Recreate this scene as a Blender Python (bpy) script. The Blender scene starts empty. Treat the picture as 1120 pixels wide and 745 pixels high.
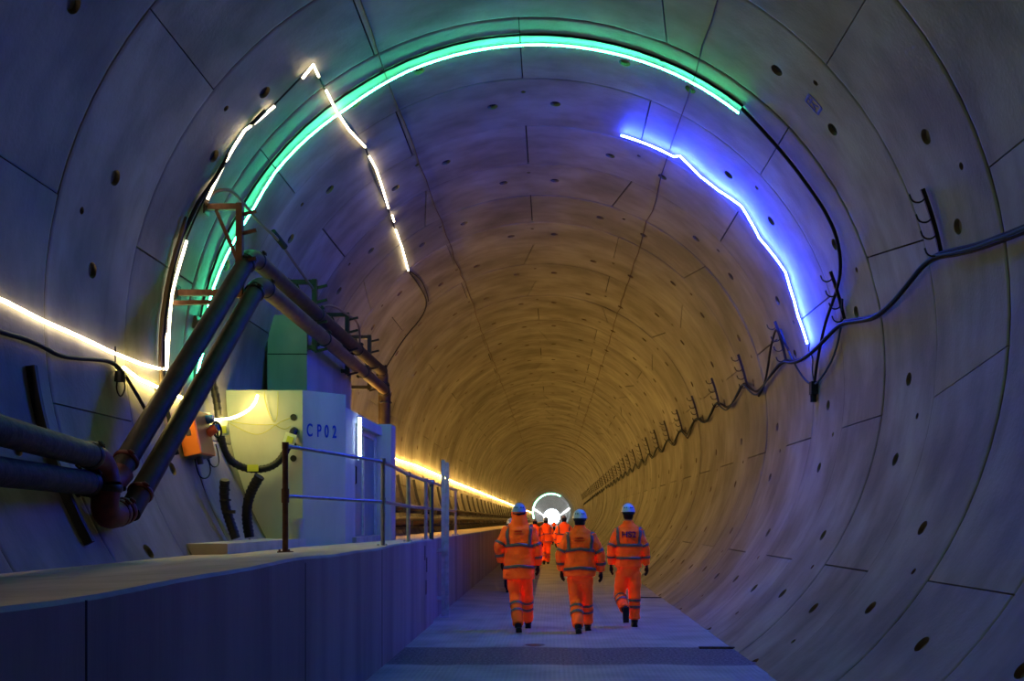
import bpy, bmesh, math, random
from mathutils import Vector, Matrix, noise
random.seed(7)
S = bpy.context.scene
COL = S.collection
PI = math.pi
rad = math.radians

# ------------------------------------------------------------------ camera
cd = bpy.data.cameras.new('camera')
cd.sensor_width = 36.0
cd.lens = 1273.0 / 1120.0 * 36.0
cd.shift_x = -44.0 / 1120.0
cd.shift_y = 197.0 / 1120.0
cd.clip_end = 2000
cam = bpy.data.objects.new('camera', cd)
cam.location = (0.229, 0.0, 1.66)
cam.rotation_euler = (PI / 2, 0, 0)
COL.objects.link(cam)
S.camera = cam

# ------------------------------------------------------------------ world, exposure
w = bpy.data.worlds.new('world')
S.world = w
w.use_nodes = True
bg = w.node_tree.nodes['Background']
bg.inputs[0].default_value = (0.80, 0.90, 1.0, 1)
bg.inputs[1].default_value = 9.0
S.view_settings.view_transform = 'Standard'
S.view_settings.look = 'None'
S.view_settings.gamma = 1
S.view_settings.exposure = 0.05

# light-giving strengths (radiance of each strip)
E_AMBER = ((1.0, 0.58, 0.13), 165.0)
E_WARM = ((1.0, 0.80, 0.50), 13.0)
E_GREEN = ((0.06, 1.0, 0.44), 52.0)
E_BLUE = ((0.020, 0.046, 1.0), 740.0)
E_WHITE = ((0.80, 0.90, 1.0), 30.0)

R = 4.4
AZ = 3.57          # height of the tunnel axis

# ------------------------------------------------------------------ materials
def mat(name, col, rough=0.6, metal=0.0, col2=None, scale=3.0, detail=4.0, bump=0.0, bscale=40.0, stretch=(1, 1, 1),
        spec=0.35, lo=0.35, hi=0.65, rnd=0.0):
    m = bpy.data.materials.new(name); m.use_nodes = True
    nt = m.node_tree; N = nt.nodes; L = nt.links
    b = N['Principled BSDF']
    b.inputs['Roughness'].default_value = rough
    b.inputs['Metallic'].default_value = metal
    b.inputs['Specular IOR Level'].default_value = spec
    b.inputs['Base Color'].default_value = (*col, 1)
    geo = N.new('ShaderNodeNewGeometry')
    mp = N.new('ShaderNodeMapping'); mp.inputs['Scale'].default_value = stretch
    L.new(geo.outputs['Position'], mp.inputs['Vector'])
    out = None
    if col2 is not None:
        n = N.new('ShaderNodeTexNoise'); n.inputs['Scale'].default_value = scale; n.inputs['Detail'].default_value = detail
        L.new(mp.outputs[0], n.inputs['Vector'])
        r = N.new('ShaderNodeValToRGB')
        r.color_ramp.elements[0].position = lo; r.color_ramp.elements[0].color = (*col, 1)
        r.color_ramp.elements[1].position = hi; r.color_ramp.elements[1].color = (*col2, 1)
        L.new(n.outputs['Fac'], r.inputs[0])
        out = r.outputs[0]
    if rnd > 0:
        oi = N.new('ShaderNodeObjectInfo')
        mr = N.new('ShaderNodeMapRange'); mr.inputs['To Min'].default_value = 1 - rnd; mr.inputs['To Max'].default_value = 1 + rnd * .6
        L.new(oi.outputs['Random'], mr.inputs['Value'])
        vm = N.new('ShaderNodeVectorMath'); vm.operation = 'SCALE'
        if out is None:
            vm.inputs[0].default_value = col
        else:
            L.new(out, vm.inputs[0])
        L.new(mr.outputs[0], vm.inputs['Scale'])
        out = vm.outputs[0]
    if out is not None:
        L.new(out, b.inputs['Base Color'])
    if bump > 0:
        n2 = N.new('ShaderNodeTexNoise'); n2.inputs['Scale'].default_value = bscale; n2.inputs['Detail'].default_value = 5
        L.new(mp.outputs[0], n2.inputs['Vector'])
        bp = N.new('ShaderNodeBump'); bp.inputs['Strength'].default_value = bump; bp.inputs['Distance'].default_value = 0.02
        L.new(n2.outputs['Fac'], bp.inputs['Height']); L.new(bp.outputs[0], b.inputs['Normal'])
    return m

def emit(name, colstr, dim=0.0):
    m = bpy.data.materials.new(name); m.use_nodes = True
    nt = m.node_tree
    b = nt.nodes['Principled BSDF']
    b.inputs['Base Color'].default_value = (.8, .8, .8, 1)
    b.inputs['Emission Color'].default_value = (*colstr[0], 1)
    b.inputs['Emission Strength'].default_value = colstr[1]
    return m

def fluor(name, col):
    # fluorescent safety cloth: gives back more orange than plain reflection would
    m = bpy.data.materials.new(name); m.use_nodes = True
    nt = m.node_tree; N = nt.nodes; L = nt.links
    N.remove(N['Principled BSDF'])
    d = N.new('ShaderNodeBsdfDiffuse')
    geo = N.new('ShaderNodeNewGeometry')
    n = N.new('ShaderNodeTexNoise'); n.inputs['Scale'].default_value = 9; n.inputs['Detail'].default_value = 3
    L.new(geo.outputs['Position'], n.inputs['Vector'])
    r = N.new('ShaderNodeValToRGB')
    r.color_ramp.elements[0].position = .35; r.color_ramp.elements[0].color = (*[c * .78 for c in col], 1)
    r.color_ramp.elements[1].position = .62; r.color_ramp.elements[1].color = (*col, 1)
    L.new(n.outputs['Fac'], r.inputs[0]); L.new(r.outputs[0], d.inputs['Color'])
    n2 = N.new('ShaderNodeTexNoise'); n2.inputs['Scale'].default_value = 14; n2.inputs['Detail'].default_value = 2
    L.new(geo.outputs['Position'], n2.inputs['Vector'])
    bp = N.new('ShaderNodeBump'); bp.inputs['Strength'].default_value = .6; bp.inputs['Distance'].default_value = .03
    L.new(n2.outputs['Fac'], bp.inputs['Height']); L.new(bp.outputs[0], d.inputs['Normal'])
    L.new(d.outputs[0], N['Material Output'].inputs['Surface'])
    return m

def lining_mat():
    m = mat('lining_concrete', (.155, .142, .118), .60, 0, (.30, .285, .255), 0.8, 9, .18, 22, rnd=.22)
    nt = m.node_tree; N = nt.nodes; L = nt.links
    b = N['Principled BSDF']
    src = b.inputs['Base Color'].links[0].from_socket
    geo = N.new('ShaderNodeNewGeometry')
    mp = N.new('ShaderNodeMapping'); mp.inputs['Scale'].default_value = (1.0, 1.6, .5)
    L.new(geo.outputs['Position'], mp.inputs[0])
    n = N.new('ShaderNodeTexNoise'); n.inputs['Scale'].default_value = 2.2; n.inputs['Detail'].default_value = 6
    L.new(mp.outputs[0], n.inputs['Vector'])
    r = N.new('ShaderNodeValToRGB')
    r.color_ramp.elements[0].position = .30; r.color_ramp.elements[0].color = (.62, .60, .57, 1)
    r.color_ramp.elements[1].position = .56; r.color_ramp.elements[1].color = (1, 1, 1, 1)
    L.new(n.outputs['Fac'], r.inputs[0])
    mx = N.new('ShaderNodeMix'); mx.data_type = 'RGBA'; mx.blend_type = 'MULTIPLY'; mx.inputs[0].default_value = .6
    L.new(src, mx.inputs[6]); L.new(r.outputs[0], mx.inputs[7])
    L.new(mx.outputs[2], b.inputs['Base Color'])
    return m

def floor_mat():
    m = mat('floor_concrete', (.33, .33, .27), .58, 0, (.50, .49, .41), 1.3, 8, 0.0)
    nt = m.node_tree; N = nt.nodes; L = nt.links
    b = N['Principled BSDF']
    src = b.inputs['Base Color'].links[0].from_socket
    geo = N.new('ShaderNodeNewGeometry')
    sep = N.new('ShaderNodeSeparateXYZ'); L.new(geo.outputs['Position'], sep.inputs[0])
    # fine brushed grooves across and along
    wv = N.new('ShaderNodeTexWave'); wv.wave_type = 'BANDS'; wv.bands_direction = 'Y'; wv.inputs['Scale'].default_value = 2.2
    wv.inputs['Distortion'].default_value = .6
    wx = N.new('ShaderNodeTexWave'); wx.wave_type = 'BANDS'; wx.bands_direction = 'X'; wx.inputs['Scale'].default_value = 6.0
    wx.inputs['Distortion'].default_value = .5
    L.new(geo.outputs['Position'], wv.inputs[0]); L.new(geo.outputs['Position'], wx.inputs[0])
    ad = N.new('ShaderNodeMath'); ad.operation = 'ADD'; L.new(wv.outputs['Fac'], ad.inputs[0]); L.new(wx.outputs['Fac'], ad.inputs[1])
    # band of exposed coarse stone across the road, Y 13.6 .. 15.6
    n = N.new('ShaderNodeTexNoise'); n.inputs['Scale'].default_value = 1.1; L.new(geo.outputs['Position'], n.inputs[0])
    dy = N.new('ShaderNodeMath'); dy.operation = 'ADD'; L.new(sep.outputs['Y'], dy.inputs[0]); dy.inputs[1].default_value = -14.55
    dn = N.new('ShaderNodeMath'); dn.operation = 'MULTIPLY_ADD'; L.new(n.outputs['Fac'], dn.inputs[0]); dn.inputs[1].default_value = .5
    L.new(dy.outputs[0], dn.inputs[2])
    ab = N.new('ShaderNodeMath'); ab.operation = 'ABSOLUTE'; L.new(dn.outputs[0], ab.inputs[0])
    st = N.new('ShaderNodeMapRange'); st.inputs['From Min'].default_value = .86; st.inputs['From Max'].default_value = .98
    st.inputs['To Min'].default_value = 1; st.inputs['To Max'].default_value = 0; L.new(ab.outputs[0], st.inputs['Value'])
    vo = N.new('ShaderNodeTexNoise'); vo.inputs['Scale'].default_value = 26; vo.inputs['Detail'].default_value = 6; vo.inputs['Roughness'].default_value = .8
    L.new(geo.outputs['Position'], vo.inputs['Vector'])
    vr = N.new('ShaderNodeValToRGB'); vr.color_ramp.elements[0].position = .42; vr.color_ramp.elements[0].color = (.03, .03, .03, 1)
    vr.color_ramp.elements[1].position = .60; vr.color_ramp.elements[1].color = (.30, .28, .24, 1)
    L.new(vo.outputs['Fac'], vr.inputs[0])
    mx = N.new('ShaderNodeMix'); mx.data_type = 'RGBA'; L.new(st.outputs[0], mx.inputs[0]); L.new(src, mx.inputs[6]); L.new(vr.outputs[0], mx.inputs[7])
    # grooves a touch darker
    gr = N.new('ShaderNodeMapRange'); gr.inputs['From Min'].default_value = 0; gr.inputs['From Max'].default_value = 2
    gr.inputs['To Min'].default_value = .88; gr.inputs['To Max'].default_value = 1.06; L.new(ad.outputs[0], gr.inputs['Value'])
    vm = N.new('ShaderNodeVectorMath'); vm.operation = 'SCALE'; L.new(mx.outputs[2], vm.inputs[0]); L.new(gr.outputs[0], vm.inputs['Scale'])
    L.new(vm.outputs[0], b.inputs['Base Color'])
    bp = N.new('ShaderNodeBump'); bp.inputs['Strength'].default_value = .25; bp.inputs['Distance'].default_value = .015
    hs = N.new('ShaderNodeMath'); hs.operation = 'MULTIPLY_ADD'; L.new(vo.outputs['Fac'], hs.inputs[0]); hs.inputs[1].default_value = 1.0
    L.new(ad.outputs[0], hs.inputs[2]); L.new(hs.outputs[0], bp.inputs['Height']); L.new(bp.outputs[0], b.inputs['Normal'])
    return m

M = dict(
    lining=lining_mat(),
    pocket=mat('pocket_dark', (.17, .13, .08), .9),
    backing=mat('joint_gasket_dark', (.02, .02, .02), .9),
    floor=floor_mat(),
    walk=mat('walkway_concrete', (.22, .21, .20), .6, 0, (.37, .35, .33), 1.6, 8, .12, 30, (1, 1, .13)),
    walktop=mat('walktop_concrete_warm_lit', (.52, .38, .26), .8, 0, (.68, .52, .38), 2.2, 6, .15, 30),  # tan has the warm strip light on the walkway top painted in
    portal=mat('cast_concrete', (.42, .42, .38), .65, 0, (.55, .54, .49), 1.8, 7, .1, 25, (1, 1, .35)),
    portal2=mat('formed_concrete', (.27, .27, .24), .65, 0, (.37, .36, .32), 1.6, 7, .1, 25, (1, 1, .35)),
    bluepaint=mat('blue_stencil_paint', (.01, .05, .42), .5),
    door=mat('door_grey_green_steel', (.20, .30, .33), .42, .3, (.26, .36, .39), 2.5),
    pipe=mat('pipe_painted_grey', (.040, .024, .016), .6, .0, (.065, .042, .03), 5, 6, spec=.2),
    amberpipe=mat('pipe_amber_lit', (.11, .055, .028), .6, 0, (.16, .085, .045), 6, 6, spec=.25),  # amber light on the lower long pipe, painted as a browner base colour
    dirty=mat('pipe_muddy_steel', (.022, .018, .015), .75, .0, (.055, .045, .04), 9, 6, .3, 30),
    rust=mat('rust_brown_steel', (.085, .034, .018), .65, .1, (.13, .058, .03), 14, 6),
    redpaint=mat('red_oxide_coupling', (.17, .03, .025), .55, .1, (.10, .02, .02), 12),
    black=mat('black_rubber', (.012, .012, .013), .55),
    darksteel=mat('dark_steel', (.035, .033, .03), .5, .5),
    galv=mat('galvanised_steel', (.40, .43, .43), .42, .25, (.55, .58, .58), 12),
    rail=mat('rail_steel', (.30, .30, .31), .4, .55, (.40, .40, .41), 12),
    cable=mat('cable_black', (.018, .018, .02), .7, spec=.15),
    cableblue=mat('cable_blue_grey', (.04, .07, .11), .7, spec=.15),
    cablebrown=mat('cable_brown_sleeve', (.12, .085, .06), .6),
    yellow=mat('yellow_cord', (.45, .42, .05), .6),
    label=mat('white_label', (.75, .75, .60), .6),
    labely=mat('yellow_label', (.60, .62, .06), .6),
    boxorange=mat('junction_box_orange', (.95, .24, .03), .4),
    boxdark=mat('box_side_dark', (.10, .08, .09), .5),
    socketblue=mat('socket_blue', (.03, .13, .45), .4),
    socketred=mat('socket_red', (.60, .08, .03), .4),
    wood=mat('plank_dark_wood', (.06, .045, .03), .8, 0, (.10, .08, .05), 20),
    curb=mat('curb_concrete', (.40, .36, .30), .75, 0, (.52, .47, .39), 3, 6, .15, 40),
    bucket=mat('bucket_grey_plastic', (.42, .42, .40), .5),
    tape=mat('reflective_tape_grey', (.26, .18, .15), .45, .0),
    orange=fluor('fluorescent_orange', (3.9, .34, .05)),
    helmet=mat('helmet_white_plastic', (.62, .70, .72), .35),
    helmetb=mat('helmet_blue_lit_plastic', (.33, .45, .62), .35),  # pale helmet with the blue LED light tinted into its colour
    skin=mat('skin', (.45, .26, .19), .6),
    hair=mat('dark_hair', (.02, .015, .012), .7),
    glove=mat('black_glove', (.014, .014, .016), .7),
    boot=mat('black_boot', (.018, .017, .017), .6),
    navy=mat('navy_cloth', (.012, .016, .03), .8),
    print=mat('dark_purple_print', (.035, .008, .09), .6),
    printb=mat('dark_print', (.10, .02, .015), .7),
    stain=mat('dark_wet_stain', (.05, .045, .045), .35),
    stain2=mat('rust_line', (.10, .05, .035), .8),
    amber=emit('led_amber', E_AMBER), warm=emit('led_warm', E_WARM), green=emit('led_green', E_GREEN),
    blue=emit('led_blue', E_BLUE), white=emit('led_white', E_WHITE),
    amberfest=emit('led_drooping_warm', ((1, .76, .20), 60.0)),
    doorlight=emit('led_door_tube', ((.62, .82, 1.0), 26.0)),
    farwhite=emit('led_far_white', ((.85, .92, 1.0), 70.0)),
    fargreen=emit('led_far_green', ((.25, 1.0, .45), 9.0)),
)

# ------------------------------------------------------------------ mesh helpers
class MB:
    def __init__(s):
        s.v = []; s.f = []; s.m = []
    def add(s, vs, fs, mi=0):
        o = len(s.v); s.v.extend([tuple(p) for p in vs])
        for f in fs:
            s.f.append(tuple(i + o for i in f)); s.m.append(mi)
    def box(s, x0, x1, y0, y1, z0, z1, mi=0):
        vs = [(x, y, z) for z in (z0, z1) for y in (y0, y1) for x in (x0, x1)]
        s.add(vs, [(0, 2, 3, 1), (4, 5, 7, 6), (0, 1, 5, 4), (2, 6, 7, 3), (0, 4, 6, 2), (1, 3, 7, 5)], mi)
    def obox(s, c, ax, ay, az, mi=0):     # centre and three half-axis vectors
        c = Vector(c); ax = Vector(ax); ay = Vector(ay); az = Vector(az)
        vs = [c + ax * i + ay * j + az * k for k in (-1, 1) for j in (-1, 1) for i in (-1, 1)]
        s.add(vs, [(0, 2, 3, 1), (4, 5, 7, 6), (0, 1, 5, 4), (2, 6, 7, 3), (0, 4, 6, 2), (1, 3, 7, 5)], mi)
    def bar(s, a, b, wd, th, mi=0, up=(0, 0, 1)):
        a = Vector(a); b = Vector(b); d = (b - a); l = d.length; d.normalize()
        u = Vector(up); sd = d.cross(u)
        if sd.length < 1e-4: sd = d.cross(Vector((0, 1, 0)))
        sd.normalize(); u = sd.cross(d)
        s.obox((a + b) / 2, d * l / 2, sd * wd / 2, u * th / 2, mi)
    def prism(s, poly, y0, y1, mi=0):     # poly of (x,z) extruded in y
        n = len(poly)
        vs = [(x, y0, z) for x, z in poly] + [(x, y1, z) for x, z in poly]
        s.add(vs, [tuple(range(n)), tuple(range(2 * n - 1, n - 1, -1))] + [(i, i + n, (i + 1) % n + n, (i + 1) % n) for i in range(n)], mi)
    def prismz(s, poly, z0, z1, mi=0):    # poly of (x,y) extruded in z
        n = len(poly)
        vs = [(x, y, z0) for x, y in poly] + [(x, y, z1) for x, y in poly]
        s.add(vs, [tuple(range(n - 1, -1, -1)), tuple(range(n, 2 * n))] + [(i, (i + 1) % n, (i + 1) % n + n, i + n) for i in range(n)], mi)
    def tube(s, pts, r, n=8, mi=0, caps=True, flat=1.0, side=None):
        pts = [Vector(p) for p in pts]
        if not hasattr(r, '__len__'): r = [r] * len(pts)
        k = len(pts)
        tans = []
        for i in range(k):
            t = pts[min(i + 1, k - 1)] - pts[max(i - 1, 0)]
            tans.append(t.normalized() if t.length > 1e-9 else Vector((0, 0, 1)))
        ref = Vector(side) if side else (Vector((1, 0, 0)) if abs(tans[0].x) < .8 else Vector((0, 1, 0)))
        vs = []
        for i in range(k):
            t = tans[i]
            a = (ref - t * ref.dot(t))
            if a.length < 1e-5: a = t.orthogonal()
            a.normalize(); b = t.cross(a)
            if not side: ref = a
            for j in range(n):
                q = 2 * PI * j / n
                vs.append(pts[i] + a * math.cos(q) * r[i] + b * math.sin(q) * r[i] * flat)
        fs = []
        for i in range(k - 1):
            for j in range(n):
                fs.append((i * n + j, i * n + (j + 1) % n, (i + 1) * n + (j + 1) % n, (i + 1) * n + j))
        if caps:
            fs.append(tuple(range(n - 1, -1, -1))); fs.append(tuple(range((k - 1) * n, k * n)))
        s.add(vs, fs, mi)
    def cyl(s, a, b, r, n=16, mi=0):
        s.tube([a, b], r, n, mi)
    def mesh(s, name, mats, smooth=False, ang=None):
        me = bpy.data.meshes.new(name)
        me.from_pydata(s.v, [], s.f)
        if not isinstance(mats, (list, tuple)): mats = [mats]
        for m in mats: me.materials.append(m)
        me.polygons.foreach_set('material_index', s.m)
        if smooth:
            me.polygons.foreach_set('use_smooth', [True] * len(me.polygons))
            if ang is not None:
                me.set_sharp_from_angle(angle=rad(ang))
        me.update()
        return me
    def build(s, name, mats, parent=None, smooth=False, ang=None):
        o = bpy.data.objects.new(name, s.mesh(name, mats, smooth, ang))
        COL.objects.link(o)
        if parent: o.parent = parent
        return o

def tag(o, label=None, cat=None, group=None, kind=None):
    if label: o['label'] = label
    if cat: o['category'] = cat
    if group: o['group'] = group
    if kind: o['kind'] = kind
    return o

def empty(name, loc=(0, 0, 0), rz=0.0):
    o = bpy.data.objects.new(name, None); o.empty_display_size = .1
    o.location = loc; o.rotation_euler = (0, 0, rz)
    COL.objects.link(o)
    return o

def place(me, name, parent=None, loc=(0, 0, 0), rot=(0, 0, 0)):
    o = bpy.data.objects.new(name, me); COL.objects.link(o)
    o.location = loc; o.rotation_euler = rot
    if parent: o.parent = parent
    return o

def cylp(Y, a, off=0.0):
    """point on the lining: distance Y along the tunnel, angle a (deg, 0 = right, 90 = crown), off = clearance inwards"""
    q = rad(a)
    return Vector(((R - off) * math.cos(q), Y, AZ + (R - off) * math.sin(q)))

def unwrap(pts):
    out = []
    for (Y, a) in pts:
        out.append((Y, a if a < 300 else a - 360))
    return out

def wpoly(pts, off=.03, step=.25):
    pts = unwrap(pts); out = []
    for (Y0, a0), (Y1, a1) in zip(pts, pts[1:]):
        L = math.hypot(Y1 - Y0, rad(a1 - a0) * R)
        n = max(1, int(L / step))
        for i in range(n):
            t = i / n
            out.append(cylp(Y0 + (Y1 - Y0) * t, a0 + (a1 - a0) * t, off))
    out.append(cylp(pts[-1][0], pts[-1][1], off))
    return out

def smooth_pts(P, it=2):
    P = [Vector(p) for p in P]
    for _ in range(it):
        Q = [P[0]]
        for a, b in zip(P, P[1:]):
            Q.append(a * .75 + b * .25); Q.append(a * .25 + b * .75)
        Q.append(P[-1]); P = Q
    return P

# ================================================================== THE TUNNEL LINING
GAP = .009
def seg_mesh(name, w, s0=0.0, s1=0.0):
    """curved lining segment, w degrees wide centred on angle 0, 2 m long; s0/s1 = how many degrees the joint at
    either side leans over the length; two bolt pockets and one grout hole are sunk into it"""
    mb = MB()
    g = GAP; ga = math.degrees(GAP / R)
    h = w / 2
    pk = [x for x in (-6.2, 6.2)]
    ab = [-h + ga]
    fixed = [-8.2, -4.2, -1.2, 1.2, 4.2, 8.2]
    n = max(2, int((h - 8.2) / 3.6))
    left = [-h + ga + (h - 8.2 - ga) * i / n for i in range(1, n)]
    ab = [-h + ga] + left + fixed + [-x for x in reversed(left)] + [h - ga]
    yb = [g, .03, .055, .40, .64, .80, 1.20, 1.945, 1.97, 2 - g]
    def P(a, y, r=R):
        q = rad(a)
        return (r * math.cos(q), y, r * math.sin(q))
    def ang(i, y):
        a = ab[i]
        if i == 0: a += s0 * (y / 2)
        if i == len(ab) - 1: a += s1 * (y / 2)
        return a
    idx = {}
    V = []
    for i in range(len(ab)):
        for j, y in enumerate(yb):
            idx[i, j] = len(V); V.append(P(ang(i, y), y, R + (.010 if j in (0, 9) else 0)))
    F = []; FM = []
    def hole(i, j, ac, yc, ra, ry, depth):
        cor = [idx[i, j], idx[i + 1, j], idx[i + 1, j + 1], idx[i, j + 1]]
        n = 16; ring = []; ring2 = []
        for k in range(n):
            q = -3 * PI / 4 + 2 * PI * k / n
            a = ac + math.degrees(math.cos(q) * ra / R); y = yc + math.sin(q) * ry
            ring.append(len(V)); V.append(P(a, y))
            ring2.append(len(V)); V.append(P(ac + (a - ac) * .86, yc + (y - yc) * .86, R + depth))
        for c in range(4):
            s = c * 4
            for k in range(-2, 2):
                F.append((cor[c], ring[(s + k + 1) % n], ring[(s + k) % n])); FM.append(0)
            F.append((cor[c], cor[(c + 1) % 4], ring[(s + 2) % n])); FM.append(0)
        for k in range(n):
            F.append((ring[k], ring[(k + 1) % n], ring2[(k + 1) % n], ring2[k])); FM.append(1)
        F.append(tuple(ring2)); FM.append(1)
    for i in range(len(ab) - 1):
        for j in range(len(yb) - 1):
            am = (ab[i] + ab[i + 1]) / 2
            if j == 5 and (abs(am - 6.2) < .1 or abs(am + 6.2) < .1):
                hole(i, j, am, 1.0, .080, .105, .045)
            elif j == 3 and abs(am) < .1:
                hole(i, j, 0, .52, .036, .045, .07)
            else:
                F.append((idx[i, j], idx[i + 1, j], idx[i + 1, j + 1], idx[i, j + 1])); FM.append(0)
    # edge faces running back into the joint
    na = len(ab); ny = len(yb)
    bor = [(i, 0) for i in range(na)] + [(na - 1, j) for j in range(1, ny)] + [(i, ny - 1) for i in range(na - 2, -1, -1)] + [(0, j) for j in range(ny - 2, 0, -1)]
    back = []
    for (i, j) in bor:
        back.append(len(V)); V.append(P(ang(i, yb[j]), yb[j], R + .05))
    for k in range(len(bor)):
        a, b = idx[bor[k]], idx[bor[(k + 1) % len(bor)]]
        F.append((b, a, back[k], back[(k + 1) % len(bor)])); FM.append(0)
    mb.v = V; mb.f = F; mb.m = FM
    me = mb.mesh(name, [M['lining'], M['pocket']], True, 40)
    return me

# dark gasket shell behind the segments, three pieces of setting that carry the segments
def shell(a0, a1, y0, y1, name):
    mb = MB(); n = max(8, int((a1 - a0) / 4)); vs = []; fs = []
    for j, y in enumerate((y0, y1)):
        for i in range(n + 1):
            vs.append(cylp(y, a0 + (a1 - a0) * i / n, -.045))
    # real thickness outwards
    for j, y in enumerate((y0, y1)):
        for i in range(n + 1):
            vs.append(cylp(y, a0 + (a1 - a0) * i / n, -.35))
    m = n + 1
    for i in range(n):
        fs.append((i, i + 1, m + i + 1, m + i))
        fs.append((2 * m + i + 1, 2 * m + i, 3 * m + i, 3 * m + i + 1))
    mb.add(vs, fs)
    o = mb.build(name, M['backing'])
    return tag(o, kind='structure')

YA, YB, YC = -14.0, 74.6, 638.6        # near end, end of individually built rings, far portal
RING0 = 4.6
wall_r = shell(-62, 43, YA, YB, 'wall_right')
ceil = shell(43, 141, YA, YB, 'ceiling')
wall_l = shell(141, 256, YA, YB, 'wall_left')
tag(wall_r, 'curved right wall of pale concrete lining segments'); tag(ceil, 'arched crown of concrete lining segments'); tag(wall_l, 'curved left wall of concrete lining segments behind the pipes')

cache = {}
def get_seg(w, s0=0, s1=0):
    k = (round(w, 1), s0, s1)
    if k not in cache: cache[k] = seg_mesh('lining_segment', *k)
    return cache[k]
ODD = [-62, -7.7, 43.4, 92.5, 141.3, 191, 242]
EVEN = [-34, 17.2, 68.2, 117, 166.1, 216, 256]
nr = int((YB - RING0) / 2)
lr_ = random.Random(21)
for k in range(nr):
    y = RING0 + 2 * k
    odd = (k % 2 == 1)          # ring starting at 10.6 is k = 3
    J = ODD if odd else EVEN
    if not odd: J = [-62] + J
    lean = {a: lr_.choice((0, 0, -3.5, 3.5)) for a in J[2:-2]} if y > 20 else {}
    ringd = random.uniform(-.012, .012)
    for a0, a1 in zip(J, J[1:]):
        c = (a0 + a1) / 2
        s0 = s1 = 0
        if y == 10.6 and a0 == -7.7: a0, s0 = -4.1, -3.5
        if y == 10.6 and a1 == -7.7: a1, s1 = -4.1, -3.5
        if y == 12.6 and a0 == 17.2: a0, s0 = 14.9, 3.5
        if y == 12.6 and a1 == 17.2: a1, s1 = 14.9, 3.5
        if y == 12.6 and a0 == 68.2: a0, s0 = 71.9, -4.2
        if y == 12.6 and a1 == 68.2: a1, s1 = 71.9, -4.2
        s0 = lean.get(a0, s0); s1 = lean.get(a1, s1)
        w_ = a1 - a0
        if w_ < 17.5: continue
        cc = (a0 + a1) / 2
        me = get_seg(w_, s0, s1)
        par = ceil if 43 < cc < 141 else (wall_r if cc <= 43 else wall_l)
        dr = ringd + random.uniform(-.004, .004)
        o = place(me, 'lining_segment', par, (dr * math.cos(rad(cc)), y, AZ + dr * math.sin(rad(cc))), (0, -rad(cc), 0))
    if not odd:
        # narrow bottom strip next to the floor
        me = cache.get('strip')
        if me is None:
            sb = MB(); vs = []
            for j in range(9):
                a = -62 + (28 - .1) * j / 8
                for yy in (GAP, 2 - GAP):
                    vs.append(((R) * math.cos(rad(a + 48)), yy, R * math.sin(rad(a + 48))))
            for j in range(9):
                a = -62 + (28 - .1) * j / 8
                for yy in (GAP, 2 - GAP):
                    vs.append(((R + .05) * math.cos(rad(a + 48)), yy, (R + .05) * math.sin(rad(a + 48))))
            fs = []
            for j in range(8):
                fs.append((2 * j, 2 * j + 2, 2 * j + 3, 2 * j + 1))
                fs.append((2 * j, 18 + 2 * j, 18 + 2 * j + 2, 2 * j + 2)); fs.append((2 * j + 1, 2 * j + 3, 18 + 2 * j + 3, 18 + 2 * j + 1))
            fs += [(16, 34, 35, 17), (0, 1, 19, 18)]
            sb.add(vs, fs); me = cache['strip'] = sb.mesh('lining_segment', [M['lining']], True, 40)

def ring_run(y0, y1, name, par, a0, a1, seed, step=2.0):
    """rings too far off (or out of the frame) to pick apart: one mesh with recessed joints and uneven rings"""
    rr = random.Random(seed); mb = MB(); vs = []; fs = []
    n = max(6, int((a1 - a0) / 5)); row = 0; y = y0
    while y < y1 - .01:
        d = rr.uniform(-.022, .022) if y > 60 else rr.uniform(-.004, .004); g = .012 if y < 150 else .03
        for (yy, off) in ((y, -.05), (y + g, -.05), (y + g, d), (y + 2 - g, d), (y + 2 - g, -.05)):
            for i in range(n + 1):
                vs.append(cylp(yy, a0 + (a1 - a0) * i / n, off))
            if row > 0:
                b = (row - 1) * (n + 1); c = row * (n + 1)
                for i in range(n): fs.append((b + i, b + i + 1, c + i + 1, c + i))
            row += 1
        y += 2
    mb.add(vs, fs)
    o = mb.build(name, M['lining'], par, True, 30)
    return o
for par, a0, a1 in ((wall_r, -62, 43), (ceil, 43, 141), (wall_l, 141, 256)):
    # far rings beyond the pickable ones
    o = ring_run(YB, YC, 'far_lining_ring', par, a0, a1, 3); tag(o, kind='stuff')
    o = ring_run(YA, RING0, 'near_lining_ring', par, a0, a1, 5); tag(o, kind='stuff')

# unseen cap added behind the camera to keep the world light out
mb = MB(); n = 48
vs = [(0, YA, AZ)] + [tuple(cylp(YA, 360 * i / n, -.3)) for i in range(n)]
vs += [(x, YA - .3, z) for x, y, z in vs]
fs = [(0, 1 + (i + 1) % n, 1 + i) for i in range(n)] + [(n + 1, n + 2 + i, n + 2 + (i + 1) % n) for i in range(n)] + [(1 + i, 1 + (i + 1) % n, n + 2 + (i + 1) % n, n + 2 + i) for i in range(n)]
mb.add(vs, fs)
tag(mb.build('added_light_cap', M['portal2']), kind='structure')

# ------------------------------------------------------------------ floor
XF = -1.701
mb = MB()
ys = [YA] + [4 + 4 * i for i in range(0, 40)] + [YC]
mb.prism([(XF - .05, 0), (XF - .05, -.3), (2.30, -.3), (2.62, 0)], YA, YC)
floor = mb.build('floor', M['floor'])
tag(floor, 'pale brushed concrete road deck with a dark stony band across it', kind='structure')
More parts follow.
